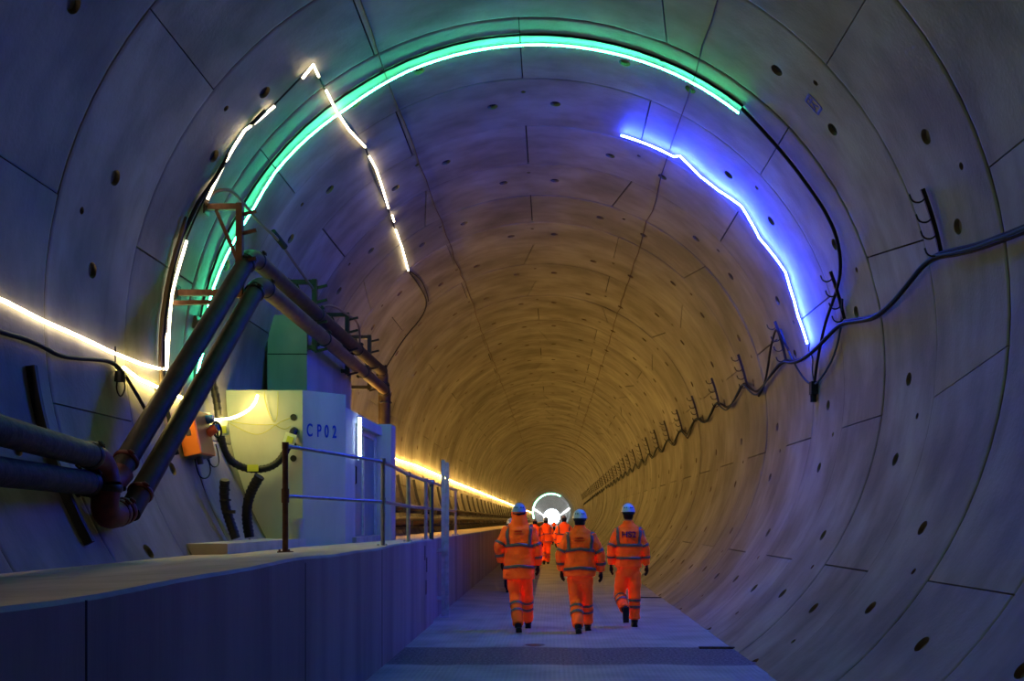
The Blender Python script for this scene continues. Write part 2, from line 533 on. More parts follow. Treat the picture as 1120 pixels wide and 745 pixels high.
# raised walkway along the left
mb = MB()
def walkz(y):
    return 1.362 + .012 * math.sin(y * .9) * math.exp(-((y - 7) / 9) ** 2) + .006 * math.sin(y * 2.3)
yy = [YA, -6, -2] + [i * .5 for i in range(0, 38)] + [18.9]
vs = []; fs = []
prof = lambda y, x: [(x, -.02), (x, walkz(y) - .02), (x - .02, walkz(y)), (x - .5, walkz(y) - .012), (-3.4, 1.285), (-3.86, 1.275), (-3.6, .9)]
for y in yy:
    for (x, z) in prof(y, XF): vs.append((x, y, z))
for j in range(len(yy) - 1):
    for i in range(6):
        fs.append((j * 7 + i, j * 7 + i + 1, (j + 1) * 7 + i + 1, (j + 1) * 7 + i))
n0 = (len(yy) - 1) * 7
fs.append(tuple(range(n0, n0 + 7))); fs.append(tuple(range(6, -1, -1)))
mb.add(vs, fs)
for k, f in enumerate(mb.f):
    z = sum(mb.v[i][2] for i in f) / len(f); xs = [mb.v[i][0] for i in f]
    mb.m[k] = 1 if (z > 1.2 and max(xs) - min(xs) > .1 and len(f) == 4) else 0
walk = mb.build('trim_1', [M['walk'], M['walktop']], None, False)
tag(walk, 'raised concrete walkway with a streaked upright face on the left of the road', kind='structure')
sl = MB()
for (y, z) in ((17.65, 1.17), (17.9, .98), (17.8, .64)):
    sl.box(XF - .04, XF + .004, y - .05, y + .05, z - .11, z + .11)
sl.build('recess_slot', M['black'], walk)
# vertical joints in the face
jm = MB()
for y in (4.82, 9.1, 13.2): jm.box(XF - .02, XF + .002, y - .008, y + .008, 0, 1.33)
jm.build('face_joint', M['backing'], walk)
mb = MB(); vs = []; fs = []
yy = [18.9, 19.2, 22, 26, 30, 34, 40, 50, 74, 120, 200, 300, 420, YC]
X2 = XF - .05
for y in yy:
    for (x, z) in ((X2, -.02), (X2, 1.335), (X2 - .02, 1.352), (-3.4, 1.285), (-3.86, 1.275), (-3.6, .9)): vs.append((x, y, z))
for j in range(len(yy) - 1):
    for i in range(5): fs.append((j * 6 + i, j * 6 + i + 1, (j + 1) * 6 + i + 1, (j + 1) * 6 + i))
fs.append((5, 4, 3, 2, 1, 0))
mb.add(vs, fs)
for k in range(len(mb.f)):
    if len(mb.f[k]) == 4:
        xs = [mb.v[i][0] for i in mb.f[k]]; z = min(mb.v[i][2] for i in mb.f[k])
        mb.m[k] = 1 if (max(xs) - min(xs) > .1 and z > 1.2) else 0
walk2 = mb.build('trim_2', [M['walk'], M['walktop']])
tag(walk2, 'far run of the raised walkway leading off toward the daylight', kind='structure')

# ================================================================== LED STRIPS
def strip(name, parent, pts, m, r=.016, off=.05, step=.2, n=6):
    mb = MB(); mb.tube(wpoly(pts, off, step), r, n)
    return mb.build(name, m, parent, True)
def wcable(name, parent, pts, m, r=.012, off=.03, step=.25, sm=0, n=6):
    mb = MB(); P = wpoly(pts, off, step)
    if sm: P = smooth_pts([cylp(a, b, off) for a, b in unwrap(pts)], sm)
    mb.tube(P, r, n)
    return mb.build(name, m, parent, True)

t = empty('led_rope_light', cylp(13.83, 181, 0))
tag(t, 'warm white rope light climbing the left wall in angular lengths to the crown', 'light')
t.location = (0, 0, 0)
for seg in ([(13.83, 181.3), (13.87, 176.6), (13.81, 169.6), (13.84, 164.4), (13.83, 161.0)],
            [(13.93, 153.6), (13.85, 148.0), (13.76, 141.6), (13.88, 138.7), (13.94, 135.4)],
            [(13.89, 129.2), (13.78, 126.7), (14.13, 126.8)],
            [(14.6, 126.8), (15.28, 126.9), (16.15, 126.4), (17.02, 125.2)],
            [(17.45, 125.3), (18.13, 125.2), (19.12, 125.9), (20.1, 126.7)],
            [(20.57, 126.7), (20.95, 127.0)],
            [(21.43, 127.6), (22.65, 128.3), (24.42, 129.9)]):
    strip('lit_section', t, seg, M['warm'])
wcable('lead', t, [(13.86, 161), (13.9, 153.6), (13.9, 148), (13.86, 141), (13.97, 135.4), (13.9, 129.2), (13.82, 126.7), (14.6, 126.8), (15.3, 126.9), (17.02, 125.2), (17.45, 125.3), (20.1, 126.7), (21.4, 127.6)], M['cable'], .012, .025)
wcable('tail_lead', t, [(24.42, 129.9), (26.28, 129.3), (28.02, 129.3), (29.03, 133.2), (29.07, 143.0), (29.12, 153.4)], M['cable'], .016, .03, sm=2)
wcable('tail_lead', t, [(24.42, 129.9), (25.8, 127.9), (27.4, 128.3), (28.1, 129.2)], M['cable'], .012, .03, sm=2)

t = empty('led_rope_light'); tag(t, 'warm white rope light running level along the near left wall above the pipes', 'light')
strip('lit_section', t, [(YA + 1, 181.2), (-4, 181.2), (6.0, 181.2), (9.75, 181.0), (10.44, 181.5), (11.24, 181.7), (12.04, 182.1), (12.97, 182.2), (13.51, 181.9), (13.80, 181.5), (13.74, 176)], M['warm'], .018)  # stretch behind the camera is added, unseen, to fill the near walls
t = empty('led_rope_light'); tag(t, 'short drooping rope light passing behind the two slanting pipes', 'light')
strip('lit_section', t, [(12.38, 183.7), (12.8, 184.6), (13.23, 184.8), (13.56, 185.0), (14.01, 185.2), (14.45, 185.4)], M['amberfest'], .018, .06)
mb = MB(); P = smooth_pts([(-4.24, 15.45, 3.0), (-4.15, 15.9, 3.05), (-3.99, 16.15, 3.18), (-3.93, 16.32, 3.32), (-3.925, 16.40, 3.42)], 2)
mb.tube(P, .018, 6); mb.build('lit_section', M['amberfest'], t, True)
wcable('lead', t, [(14.45, 185.4), (15.05, 186.8), (15.45, 186.4)], M['label'], .01, .05)

t = strip('led_rope_light', None, [(14.9, 181), (15.15, 176), (15.20, 172), (15.10, 167.8), (15.29, 156.1), (15.37, 149.2), (15.28, 142.0), (15.30, 136.4), (15.38, 124.7), (15.28, 112.6), (15.26, 101.0), (15.25, 91.5), (15.23, 79.8), (15.19, 65.1), (15.19, 52.0)], M['green'], .014, .075)
tag(t, 'green glowing rope light arching over the crown of the tunnel', 'light')
wcable('carrier_wire', t, [(15.0, 181), (15.12, 150), (15.12, 120), (15.06, 100), (15.06, 80), (15.06, 52.0)], M['cable'], .016, .02, .3)
t = strip('led_rope_light', None, [(18.22, 72.4), (18.15, 60.5), (17.98, 59.5), (18.26, 54.1), (18.24, 48.9), (18.01, 43.1), (18.36, 36.0), (18.11, 26.8), (18.24, 24.3), (18.41, 17.7), (18.29, 11.6)], M['blue'], .013, .075)
tag(t, 'blue glowing rope light in jagged lengths on the upper right of the tunnel', 'light')
t = strip('led_rope_light', None, [(y, 181.5 + .35 * math.sin(y * .8)) for y in (22.5, 26, 30, 34, 38, 44, 50, 57)] + [(70, 181.9), (95, 182.1), (134, 182.2), (190, 182.2), (258, 182.2)], M['amber'], .014, .12, 1.2, 6)
tag(t, 'long warm rope light running level into the distance on the left wall', 'light')
t = strip('led_rope_light', None, [(265, 200), (265, 185), (265, 150), (265, 120), (265, 90), (265, 60)], M['fargreen'], .14, .2, 1.0)
tag(t, 'small far off green arc of light near the daylight', 'light')
t = strip('led_rope_light', None, [(262, 168), (400, 170), (630, 170)], M['farwhite'], .03, .2, 20)
tag(t, 'far white light line on the left wall beyond the green arc', 'light')
t = strip('led_rope_light', None, [(270, 12), (400, 10), (630, 10)], M['farwhite'], .03, .2, 20)
tag(t, 'far white light line on the right wall beyond the green arc', 'light')

# ================================================================== CROSS PASSAGE PORTAL (left)
P0 = empty('cross_passage_portal', (-3.6, 17.0, 1.41))
tag(P0, 'concrete cross passage portal stencilled CP02 with a steel door on the left walkway', 'portal')
def ch(mb, name, m, par=P0, smooth=False, ang=None):
    o = mb.build(name, m, par, smooth, ang)
    if par is not None:
        o.matrix_parent_inverse = Matrix.Translation(-Vector(par.location))
    return o
ZB = 1.41
mb = MB(); mb.prismz([(-4.42, 16.5), (-3.31, 16.5), (-3.31, 16.8), (-4.42, 16.8)], 1.2, 3.51)
ch(mb, 'end_wall', M['portal'])
mb = MB(); mb.prismz([(-3.308, 16.5), (-2.81, 17.1), (-2.84, 17.3), (-3.308, 16.9)], 1.2, 3.51)
face2 = ch(mb, 'angled_wall', M['portal'])
mb = MB(); mb.prismz([(-2.81, 17.1), (-2.81, 17.95), (-3.05, 17.95), (-3.05, 17.2)], 1.2, 3.17)
ch(mb, 'door_jamb', M['portal'])
mb = MB(); mb.prismz([(-2.81, 17.1), (-2.81, 20.75), (-3.6, 20.75), (-3.6, 17.2), (-3.05, 17.2)], 3.17, 3.33)
ch(mb, 'lintel', M['portal'])
mb = MB(); mb.prismz([(-2.64, 20.75), (-2.64, 21.3), (-4.42, 21.3), (-4.42, 20.75)], 1.2, 3.38)
ch(mb, 'end_pillar', M['portal'])
d = MB(); d.box(-2.97, -2.93, 18.0, 20.74, 1.3, 3.17)
door = ch(d, 'door', M['door'])
d = MB()
for y in (18.0, 19.3, 20.62): d.box(-2.93, -2.895, y, y + .1, 1.3, 3.17)
d.box(-2.93, -2.897, 18.0, 20.74, 3.07, 3.17)
ch(d, 'door_frame', M['galv'])
d = MB(); d.box(-2.93, -2.88, 18.25, 18.31, 2.15, 2.62); d.tube([(-2.9, 18.27, 2.2), (-2.85, 18.27, 2.25), (-2.85, 18.27, 2.5), (-2.9, 18.27, 2.55)], .012)
ch(d, 'door_handle', M['black'])
d = MB(); d.tube([(-2.77, 18.12, 2.62), (-2.77, 18.12, 3.26)], .028, 10)
ch(d, 'door_tube_light', M['doorlight'], P0, True)
d = MB(); d.box(-2.81, -2.79, 18.07, 18.17, 2.60, 3.28); ch(d, 'tube_light_batten', M['galv'])
# upper block
mb = MB(); mb.box(-4.30, -3.67, 18.5, 22.6, 3.3, 4.93)
ch(mb, 'upper_block', M['portal2'])
mb = MB(); mb.box(-4.3, -3.665, 18.495, 18.51, 4.30, 4.315); ch(mb, 'casting_line', M['backing'])
mb = MB(); mb.box(-4.42, -3.6, 16.8, 22.6, 3.17, 3.34); ch(mb, 'roof_slab', M['portal2'])
# duct openings in the end wall
X_ = lambda px, Y: .229 + (px - 604) / 1273 * Y
Z_ = lambda py, Y: 1.66 - (py - 569.5) / 1273 * Y
for (px, py) in ((321, 456.5), (321, 487), (321, 501.5)):
    d = MB(); c = Vector((X_(px, 16.5), 16.5, Z_(py, 16.5)))
    d.tube([c + Vector((0, .03, 0)), c + Vector((0, -.012, 0))], .046, 16); ch(d, 'duct_opening', M['black'])
# stencil letters
face_dir = Vector((.5, .6, 0)).normalized(); face_n = Vector((.6, -.5, 0)).normalized()
def text_mesh(s, size, m, name, par, origin, xdir, zdir, ndir, ex=.004, sx=1.0, bold=0.0):
    cu = bpy.data.curves.new('txt', 'FONT'); cu.body = s; cu.size = size; cu.extrude = ex; cu.align_x = 'CENTER'; cu.offset = bold
    ob = bpy.data.objects.new('txt', cu); COL.objects.link(ob)
    dg = bpy.context.evaluated_depsgraph_get()
    me = bpy.data.meshes.new_from_object(ob.evaluated_get(dg)); bpy.data.objects.remove(ob)
    xd = Vector(xdir) * sx; zd = Vector(zdir); nd = Vector(ndir)
    for v in me.vertices:
        c = v.co.copy(); v.co = Vector(origin) + xd * c.x + zd * c.y + nd * c.z
    me.materials.clear(); me.materials.append(m)
    o = bpy.data.objects.new(name, me); COL.objects.link(o); o.parent = par
    o.matrix_parent_inverse = Matrix.Translation(-Vector(par.location)) if par else Matrix()
    return o
for chx, tt in zip('CP02', (.155, .375, .55, .735)):
    o_ = Vector((-3.31, 16.5, 2.865)) + Vector((.5, .6, 0)) * tt + face_n * .003
    text_mesh(chx, .255, M['bluepaint'], 'stencil_letter', P0, o_, face_dir, (0, 0, 1), face_n, .003, .62, .004)

# concrete kerb block in front of the portal
mb = MB(); mb.prismz([(-3.83, 12.9), (-3.37, 12.9), (-3.33, 14.5), (-3.24, 17.6), (-2.75, 17.7), (-2.75, 21.3), (-3.83, 21.3)], 1.25, 1.405)
tag(mb.build('kerb_block', M['curb']), 'low concrete kerb block on the walkway under the yellow lit end wall', 'kerb')

# black ducts rising from the kerb
def duct(name, pts, r, label, m='black'):
    mb = MB(); P = smooth_pts(pts, 2); mb.tube(P, r, 12)
    # corrugation rings
    L = 0
    for a, b in zip(P, P[1:]):
        L += (b - a).length
        if L > .05:
            L = 0; d = (b - a).normalized()
            mb.tube([b - d * .012, b + d * .012], r * 1.1, 12)
    o = mb.build(name, M[m], None, True, 50)
    return tag(o, label, 'duct')
def PX(px, py, Y): return Vector((X_(px, Y), Y, Z_(py, Y)))
d1 = duct('cable_duct', [PX(258, 589, 14.4), PX(252, 572, 14.4), PX(246, 553, 14.4), PX(245, 538, 14.35), PX(246, 525, 14.3)], .058, 'short black duct stub standing on the kerb nearest the left wall')
mb = MB(); c = PX(246, 541, 14.35)
for k in range(3):
    c = PX([246, 247, 249][k], [536, 547, 560][k], 14.37); mb.tube([c + Vector((0, 0, -.012)), c + Vector((0, 0, .012))], .067, 12)
mb.box(c.x + .03, c.x + .11, 14.3, 14.34, c.z - .02, c.z + .02)
mb.build('clamp_band', M['darksteel'], d1, True, 40)
duct('cable_duct', [PX(273, 588, 14.8), PX(270, 570, 14.8), PX(270, 553, 14.8), PX(275, 536, 14.8), PX(284, 521, 14.75)], .062, 'black curved duct stub on the kerb leaning right with an open end')
d3 = duct('duct_hose', [PX(229, 405, 15.2) + Vector((0, 0, 0)), PX(237, 436, 15.6), PX(240, 465, 15.75), PX(244, 490, 15.9), PX(251, 504, 16.1), PX(268, 513, 16.25), PX(288, 514, 16.3), PX(304, 507, 16.32), PX(314, 492, 16.33), PX(320, 474, 16.38), PX(322, 471, 16.5)], .05, 'sagging black hose slung in front of the yellow lit end wall')
def lab(px, py, Y, wd, ht, m, rot=0):
    b = MB(); c = PX(px, py, Y); k = Y / 1273
    ca, sa = math.cos(rot), math.sin(rot)
    b.obox(c, Vector((ca, 0, sa)) * wd * k / 2, (0, .004, 0), Vector((-sa, 0, ca)) * ht * k / 2)
    return b.build('label_tag', M[m], d3)
lab(244, 468, 15.55, 11, 17, 'label', .12); lab(244.5, 470, 15.53, 6, 8, 'labely', .12)
lab(276.5, 512, 16.19, 12, 7.5, 'labely'); lab(317, 480, 16.24, 13, 12, 'label', -.3); lab(317, 481, 16.22, 7, 7, 'labely', -.3)
# bucket
b = MB(); c = PX(324, 584, 16.2); c.z = 1.405
for (z0, z1, r0, r1) in ((0, .235, .088, .105), (.235, .285, .118, .12)):
    b.tube([c + Vector((0, 0, z0)), c + Vector((0, 0, z1))], [r0, r1], 20)
tag(b.build('bucket', M['bucket'], None, True, 40), 'pale plastic bucket standing on the kerb against the end wall', 'bucket')
# thin yellow cords on the end wall
cords = [[(289, 428), (290, 440), (295, 455), (300, 463), (303, 458), (304, 445), (304, 428)],
         [(240, 458), (255, 465), (270, 473), (282, 476), (292, 472), (305, 462), (318, 457)],
         [(252, 461), (270, 464), (290, 465), (300, 464), (306, 468), (312, 470), (318, 466)]]
for i, cpts in enumerate(cords):
    mb = MB(); mb.tube(smooth_pts([PX(x, y, 16.46) for x, y in cpts], 2), .005, 5)
    tag(mb.build('yellow_cord', M['yellow'], None, True), ['thin yellow cord hanging in a narrow loop from the top of the end wall', 'lowest sagging thin yellow cord across the end wall', 'upper sagging thin yellow cord across the end wall'][i], 'cord')

# orange junction box on the wall
jb = empty('junction_box', cylp(14.45, 191.6, .02)); tag(jb, 'orange junction box with red and blue sockets on the wall behind the slanting pipes', 'junction box')
jl = Vector(jb.location)
q = rad(191.6)
nrm = Vector((-math.cos(q), 0, -math.sin(q))); upv = Vector((-math.sin(q), 0, math.cos(q))) * -1
if upv.z < 0: upv = -upv
yv = Vector((0, 1, 0))
def jbx(name, u0, u1, y0, y1, n0, n1, m):
    b = MB(); b.obox(upv * (u0 + u1) / 2 + yv * (y0 + y1) / 2 + nrm * (n0 + n1) / 2, upv * (u1 - u0) / 2, yv * (y1 - y0) / 2, nrm * (n1 - n0) / 2)
    o = b.build(name, M[m], jb)
    bv = o.modifiers.new('bevel', 'BEVEL'); bv.width = .008; bv.segments = 2
    return o
jbx('box_body', -.27, .30, -.30, .30, 0.0, .17, 'boxdark')
jbx('orange_cover', -.26, .29, -.315, .27, .165, .22, 'boxorange')
jbx('orange_cover', -.26, .29, -.325, -.295, .0, .21, 'boxorange')
jbx('latch', -.02, .06, -.335, -.32, .08, .14, 'boxdark')
def jcy(name, u, y, n, r, l, m, dirv):
    b = MB(); c = upv * u + yv * y + nrm * n; b.tube([c, c + dirv * l], [r, r * .85], 14); return b.build(name, M[m], jb, True, 40)
jcy('socket', .20, .18, .22, .055, .09, 'socketblue', nrm)
jcy('socket', .02, .12, .22, .06, .12, 'socketred', (nrm + upv * .4).normalized())
jcy('socket', .08, .22, .24, .05, .10, 'socketblue', nrm)
jcy('cable_gland', -.27, -.05, .10, .045, .09, 'boxdark', -upv)
mb = MB(); ring = [upv * (.06 + .10 * math.cos(a)) + yv * .27 + nrm * (.30 + .05 * math.sin(a)) for a in [i * PI / 8 for i in range(17)]]
mb.tube(ring, .014, 6); mb.build('plug_cable', M['black'], jb, True)
# loose loops under the box
loops = [([(230, 490), (228, 505), (234, 512), (240, 508), (239, 497), (236, 486)], 15.35, 'small thin cable loop on the wall right of the orange box'),
         ([(212, 492), (214, 508), (218, 522), (226, 524), (231, 517), (229, 505), (222, 496)], 14.75, 'larger thin cable loop hanging under the orange box')]
for pts, Yc, lb_ in loops:
    P = []
    for (x, y) in pts:
        # drop each point on the lining
        ux = (x - 604) / 1273; P.append(None)
        best = None
        for k in range(200):
            Y = 12 + k * .03; X = .229 + ux * Y; Z = Z_(y, Y)
            d_ = abs(math.hypot(X, Z - AZ) - (R - .02))
            if best is None or d_ < best[0]: best = (d_, Vector((X, Y, Z)))
        P[-1] = best[1]
    mb = MB(); mb.tube(smooth_pts(P, 2), .008, 5)
    tag(mb.build('cable_loop', M['cable'], None, True), lb_, 'cable')

# ================================================================== PIPES
def pipe_obj(name, m, par, pts, r, n=20, sm=0):
    mb = MB(); P = smooth_pts(pts, sm) if sm else pts
    mb.tube(P, r, n); return mb.build(name, M[m], par, True, 50)
def clampband(par, c, d, r, m='darksteel', wd=.05, bolts=True):
    c = Vector(c); d = Vector(d).normalized(); mb = MB()
    mb.tube([c - d * wd / 2, c - d * wd / 4, c + d * wd / 4, c + d * wd / 2], [r * 1.08, r * 1.17, r * 1.17, r * 1.08], 20)
    o = mb.build('clamp_band', M[m], par, True, 40)
    if bolts:
        a = d.orthogonal().normalized(); b = d.cross(a)
        for s_ in (-1, 1):
            lg = MB(); e = c + a * s_ * r * 1.27
            lg.tube([e - b * r * .36, e - b * r * .24, e - b * r * .22, e + b * r * .22, e + b * r * .24, e + b * r * .36], [r * .07, r * .07, r * .19, r * .19, r * .07, r * .07], 8)
            lg.build('bolt_lug', M[m], par, False)
    return o
def elbow(a, c, b, n=7):      # quadratic bend
    a, c, b = Vector(a), Vector(c), Vector(b)
    return [a * (1 - t) ** 2 + c * 2 * t * (1 - t) + b * t * t for t in [i / n for i in range(n + 1)]]
PR = .108
T1 = empty('pipe_run'); tag(T1, 'upper grey pipe, slanting run farther left, turning to follow the wall away', 'pipe')
T2 = empty('pipe_run'); tag(T2, 'lower grey pipe, slanting run farther right, lit amber beneath where it runs away', 'pipe')
A0 = Vector((-3.49, 14.35, 4.93)); A1 = Vector((-3.49, 25.6, 4.93)); AB = Vector((-3.93, 11.05, 2.045))
B0 = Vector((-3.38, 14.35, 4.58)); B1 = Vector((-3.38, 25.2, 4.47)); BBm = Vector((-3.77, 11.0, 1.735))
for (T, p0, p1, pb) in ((T1, A0, A1, AB), (T2, B0, B1, BBm)):
    dd = (pb - p0).normalized(); du = Vector((0, 1, 0)); dn = Vector((0, 0, -1))
    pipe_obj('slanting_pipe', 'pipe', T, [p0 + dd * .16, pb], PR)
    pipe_obj('elbow', 'pipe', T, elbow(p0 + dd * .17, p0 + du * .02, p0 + du * .28), PR * 1.04)
    clampband(T, p0 + dd * .22, dd, PR); clampband(T, p0 + du * .30, du, PR)
    pipe_obj('long_pipe', 'pipe' if T is T1 else 'amberpipe', T, [p0 + du * .25, p1 - du * .2], PR)
    for y in (18.4, 22.2):
        t_ = (y - p0.y) / (p1.y - p0.y); clampband(T, p0 + (p1 - p0) * t_, du, PR)
    pipe_obj('elbow', 'pipe', T, elbow(p1 - du * .2, p1, p1 + dn * .22), PR * 1.04)
    clampband(T, p1 - du * .22, du, PR); clampband(T, p1 + dn * .25, dn, PR)
    pipe_obj('drop_pipe', 'pipe', T, [p1 + dn * .2, Vector((p1.x, p1.y, 1.28))], PR)
    clampband(T, pb - dd * .3, dd, PR, 'redpaint')
# near pipes on the left edge
L1 = empty('pipe_run'); tag(L1, 'upper of two muddy near pipes entering from the left edge', 'pipe')
la = Vector((-3.28, 4.6, 2.42)); lb = Vector((-3.84, 10.25, 2.235))
pipe_obj('near_pipe', 'dirty', L1, [la, (la + lb) / 2 + Vector((0, 0, -.02)), lb], PR * 1.02)
clampband(L1, lb, lb - la, PR, 'darksteel', .09)
e1 = Vector((-3.93, 10.75, 2.12)); e2 = Vector((-3.83, 10.5, 1.76))
pipe_obj('bend', 'redpaint', L1, elbow(lb + Vector((-.01, .06, -.005)), lb + Vector((-.02, .36, -.02)), Vector((-3.80, 10.55, 1.98))), PR * 1.12)
clampband(L1, (-3.80, 10.53, 1.95), (0, 0, -1), PR * 1.1, 'darksteel', .07)
pipe_obj('bend', 'redpaint', L1, elbow((-3.80, 10.52, 1.93), (-3.82, 10.42, 1.62), (-3.80, 10.85, 1.74)), PR * 1.14)
clampband(L1, (-3.80, 10.80, 1.73), (0, 1, .1), PR * 1.05, 'redpaint', .07)
clampband(L1, (-3.80, 10.93, 1.75), (0, 1, .3), PR * 1.05, 'redpaint', .07)
L2 = empty('pipe_run'); tag(L2, 'lower of two near pipes entering from the left edge, in shadow', 'pipe')
pipe_obj('near_pipe', 'dirty', L2, [(-3.33, 4.6, 2.03), (-3.90, 10.35, 1.995)], PR * 1.02)
clampband(L2, (-3.90, 10.35, 1.995), (0, 1, 0), PR, 'darksteel', .09)
pipe_obj('bend', 'redpaint', L2, elbow((-3.90, 10.35, 1.995), (-3.96, 10.9, 1.9), (-3.87, 11.1, 2.12)), PR * 1.05)

# pipe racks on the left wall: post, wall arm, brace, stubs
def rack(y, label, lower=False):
    T = empty('pipe_rack', (0, 0, 0)); tag(T, label, 'bracket', 'pipe racks on the left wall')
    X = -3.555; th = .075; steel = 'rust' if y < 15 else 'darksteel'
    b = MB(); b.box(X - th / 2, X + th / 2, y - .05, y + .05, 4.36, 5.50); b.build('post', M[steel], T)
    for z, x2 in ((5.46, 0), (4.42, 0)):
        xw = -math.sqrt((R - .01) ** 2 - (z - AZ) ** 2)
        b = MB(); b.box(xw, X - th / 2, y - .035, y + .035, z - .035, z + .035); b.build('wall_arm', M[steel], T)
        b = MB(); b.obox(cylp(y, 180 - math.degrees(math.asin((z - AZ) / R)), .012), (.012, 0, 0), (0, .09, 0), (0, 0, .09)); b.build('base_plate', M['darksteel'], T)
    b = MB(); b.bar((-3.84, y, 5.42), (X, y, 4.75), .04, .04, up=(0, 1, 0)); b.build('brace', M[steel], T)
    for z in (5.36, 5.13, 4.79, 4.35):
        b = MB(); b.bar((X, y, z), (X + .20, y, z + .05), .04, .035, up=(0, 1, 0)); b.build('stub_arm', M[steel], T)
    return T
rack(14.1, 'rusty pipe rack nearest the camera, above the bend of the pipes')
rack(18.55, 'second pipe rack from the near bend')
rack(21.5, 'third pipe rack from the near bend')
rack(24.1, 'farthest pipe rack, just before the pipes drop', True)

# strut reaching from the wall at low level near the rope light
b = MB(); b.bar(cylp(13.9, 171, 0), (-3.72, 14.1, 4.31), .05, .05, up=(0, 1, 0))
tag(b.build('wall_strut', M['rust']), 'small rusty strut reaching out from the wall below the nearest rack', 'bracket')
b = MB(); c = cylp(14.9, 171.8, .03); b.obox(c, (.03, 0, 0), (0, .07, 0), (0, 0, .08)); b.tube([c, c + Vector((.22, 0, .03))], .03, 8)
tag(b.build('wall_bolt', M['darksteel'], None, True, 40), 'dark anchor bolt and plate on the wall beside the green light', 'bolt')

# curved channel brackets behind the near pipes and down the far left wall
def cbracket(y, a0, a1, r=.05, arms=False):
    mb = MB(); P = [cylp(y, a0 + (a1 - a0) * i / 8, .045) for i in range(9)]
    for p, q_ in zip(P, P[1:]):
        mb.bar(p, q_, .09, .06, up=(0, 1, 0))
    return mb
T = cbracket(10.15, 187.4, 209).build('channel_bracket', M['black']); tag(T, 'black curved channel bracket on the wall behind the near pipes', 'bracket')
fb = cbracket(0, 187.5, 203).mesh('channel_bracket', [M['darksteel']])
armms = []
for z, l in ((2.02, .30), (1.64, .32)):
    arm = MB(); xw = -math.sqrt(R * R - (z - .12 - AZ) ** 2); arm.bar((xw, 0, z - .12), (xw + l + .2, 0, z - .12), .06, .05, up=(0, 1, 0)); arm.bar((xw + l + .17, 0, z - .14), (xw + l + .17, 0, z + .02), .05, .04, up=(0, 1, 0)); armms.append(arm.mesh('pipe_arm', [M['darksteel']]))

ords = ['nearest', 'second', 'third', 'fourth', 'fifth', 'sixth', 'seventh', 'eighth', 'ninth', 'tenth', 'eleventh', 'twelfth']
for k in range(34):
    y = 26.2 + 4 * k
    o = place(fb, 'channel_bracket', None, (0, y, 0)); [place(am_, 'pipe_arm', o) for am_ in armms]
    lab_ = ('dark curved bracket under the far left rope light, %s beyond the portal' % ords[k]) if k < 12 else 'tiny dark bracket far down the left wall among many alike'
    tag(o, lab_, 'bracket', 'far channel brackets')
for (x, z, lb_) in ((-3.92, 2.02, 'upper of two thin pipes running far down the left wall'), (-3.70, 1.64, 'lower of two thin pipes running far down the left wall')):
    mb = MB(); mb.tube([(x, 21.4, z), (x, 60, z), (x, 120, z), (x, 200, z)], .11, 12)
    tag(mb.build('far_pipe', M['pipe'], None, True, 50), lb_, 'pipe')

# ================================================================== CABLES
def hangermesh(full=True):
    mb = MB(); P = [cylp(0, 20.6 - 9.0 * i / 5, .05) for i in range(6)]
    for p, q_ in zip(P, P[1:]): mb.bar(p, q_, .045, .03, up=(0, 1, 0))
    hk = []
    for f_ in (.10, .42, .68, .95):
        c = cylp(0, 20.6 - 9.0 * f_, .05); pts = []
        for i in range(8):
            a = -PI * .0 + PI * i / 7
            pts.append(c + Vector((-.075 + .075 * math.cos(a), 0, -.065 * math.sin(a) - .01)))
        pts[-1] = pts[-1] + Vector((-.01, 0, .02)); hk.append(pts)
    return mb, hk
mb, hk = hangermesh(); barm = mb.mesh('cable_hanger', [M['darksteel']])
hkm = []
for pts in hk:
    h_ = MB(); h_.tube(pts, .010, 5); hkm.append(h_.mesh('hook', [M['darksteel']], True))
mb2, hk2 = hangermesh()
for pts in hk2: mb2.tube(pts, .012, 4)
farm = mb2.mesh('cable_hanger', [M['darksteel']])
for k in range(36):
    y = 12.08 + 4 * k if k < 2 else 20.1 + 4.0 * (k - 2)
    if k < 12:
        o = place(barm, 'cable_hanger', None, (0, y, 0))
        for h_ in hkm: place(h_, 'hook', o)
        lab_ = 'black cable hanger with hooks on the right wall, %s from the camera' % ords[k]
    else:
        o = place(farm, 'cable_hanger', None, (0, y, 0)); lab_ = 'tiny cable hanger far down the right wall among many alike'
    tag(o, lab_, 'cable hanger', 'cable hangers on the right wall')

rc = [(4.0, 6.5), (7, 7), (9.2, 7.4), (10.17, 8.4), (10.57, 8.9), (11.11, 9.6), (11.69, 10.8), (12.09, 11.6), (12.49, 11.6), (13.0, 10.6), (13.56, 9.5), (14.14, 8.8), (14.65, 8.8), (15.33, 9.9), (16.06, 11.3), (16.76, 10.8), (17.66, 9.8), (18.63, 9.4), (19.5, 10.0), (20.13, 11.8), (21.18, 10.8), (22.2, 9.1), (22.99, 8.0), (23.62, 10.3), (24.2, 13.3), (25.3, 10.8), (26.7, 8.8), (27.33, 10.3), (28.2, 13.3), (29.26, 11.0), (30.66, 8.9)]
k = 0
y = 32.1
while y < 150:
    a = 12.9 - (y - 32) * .05 if y < 110 else 9 - (y - 110) * .1
    rc += [(y, a), (y + 1.3, a - 1.6), (y + 2.7, a - 4.2), (y + 3.3, a - 2.6)]; y += 4
rr = random.Random(4)
cab = []
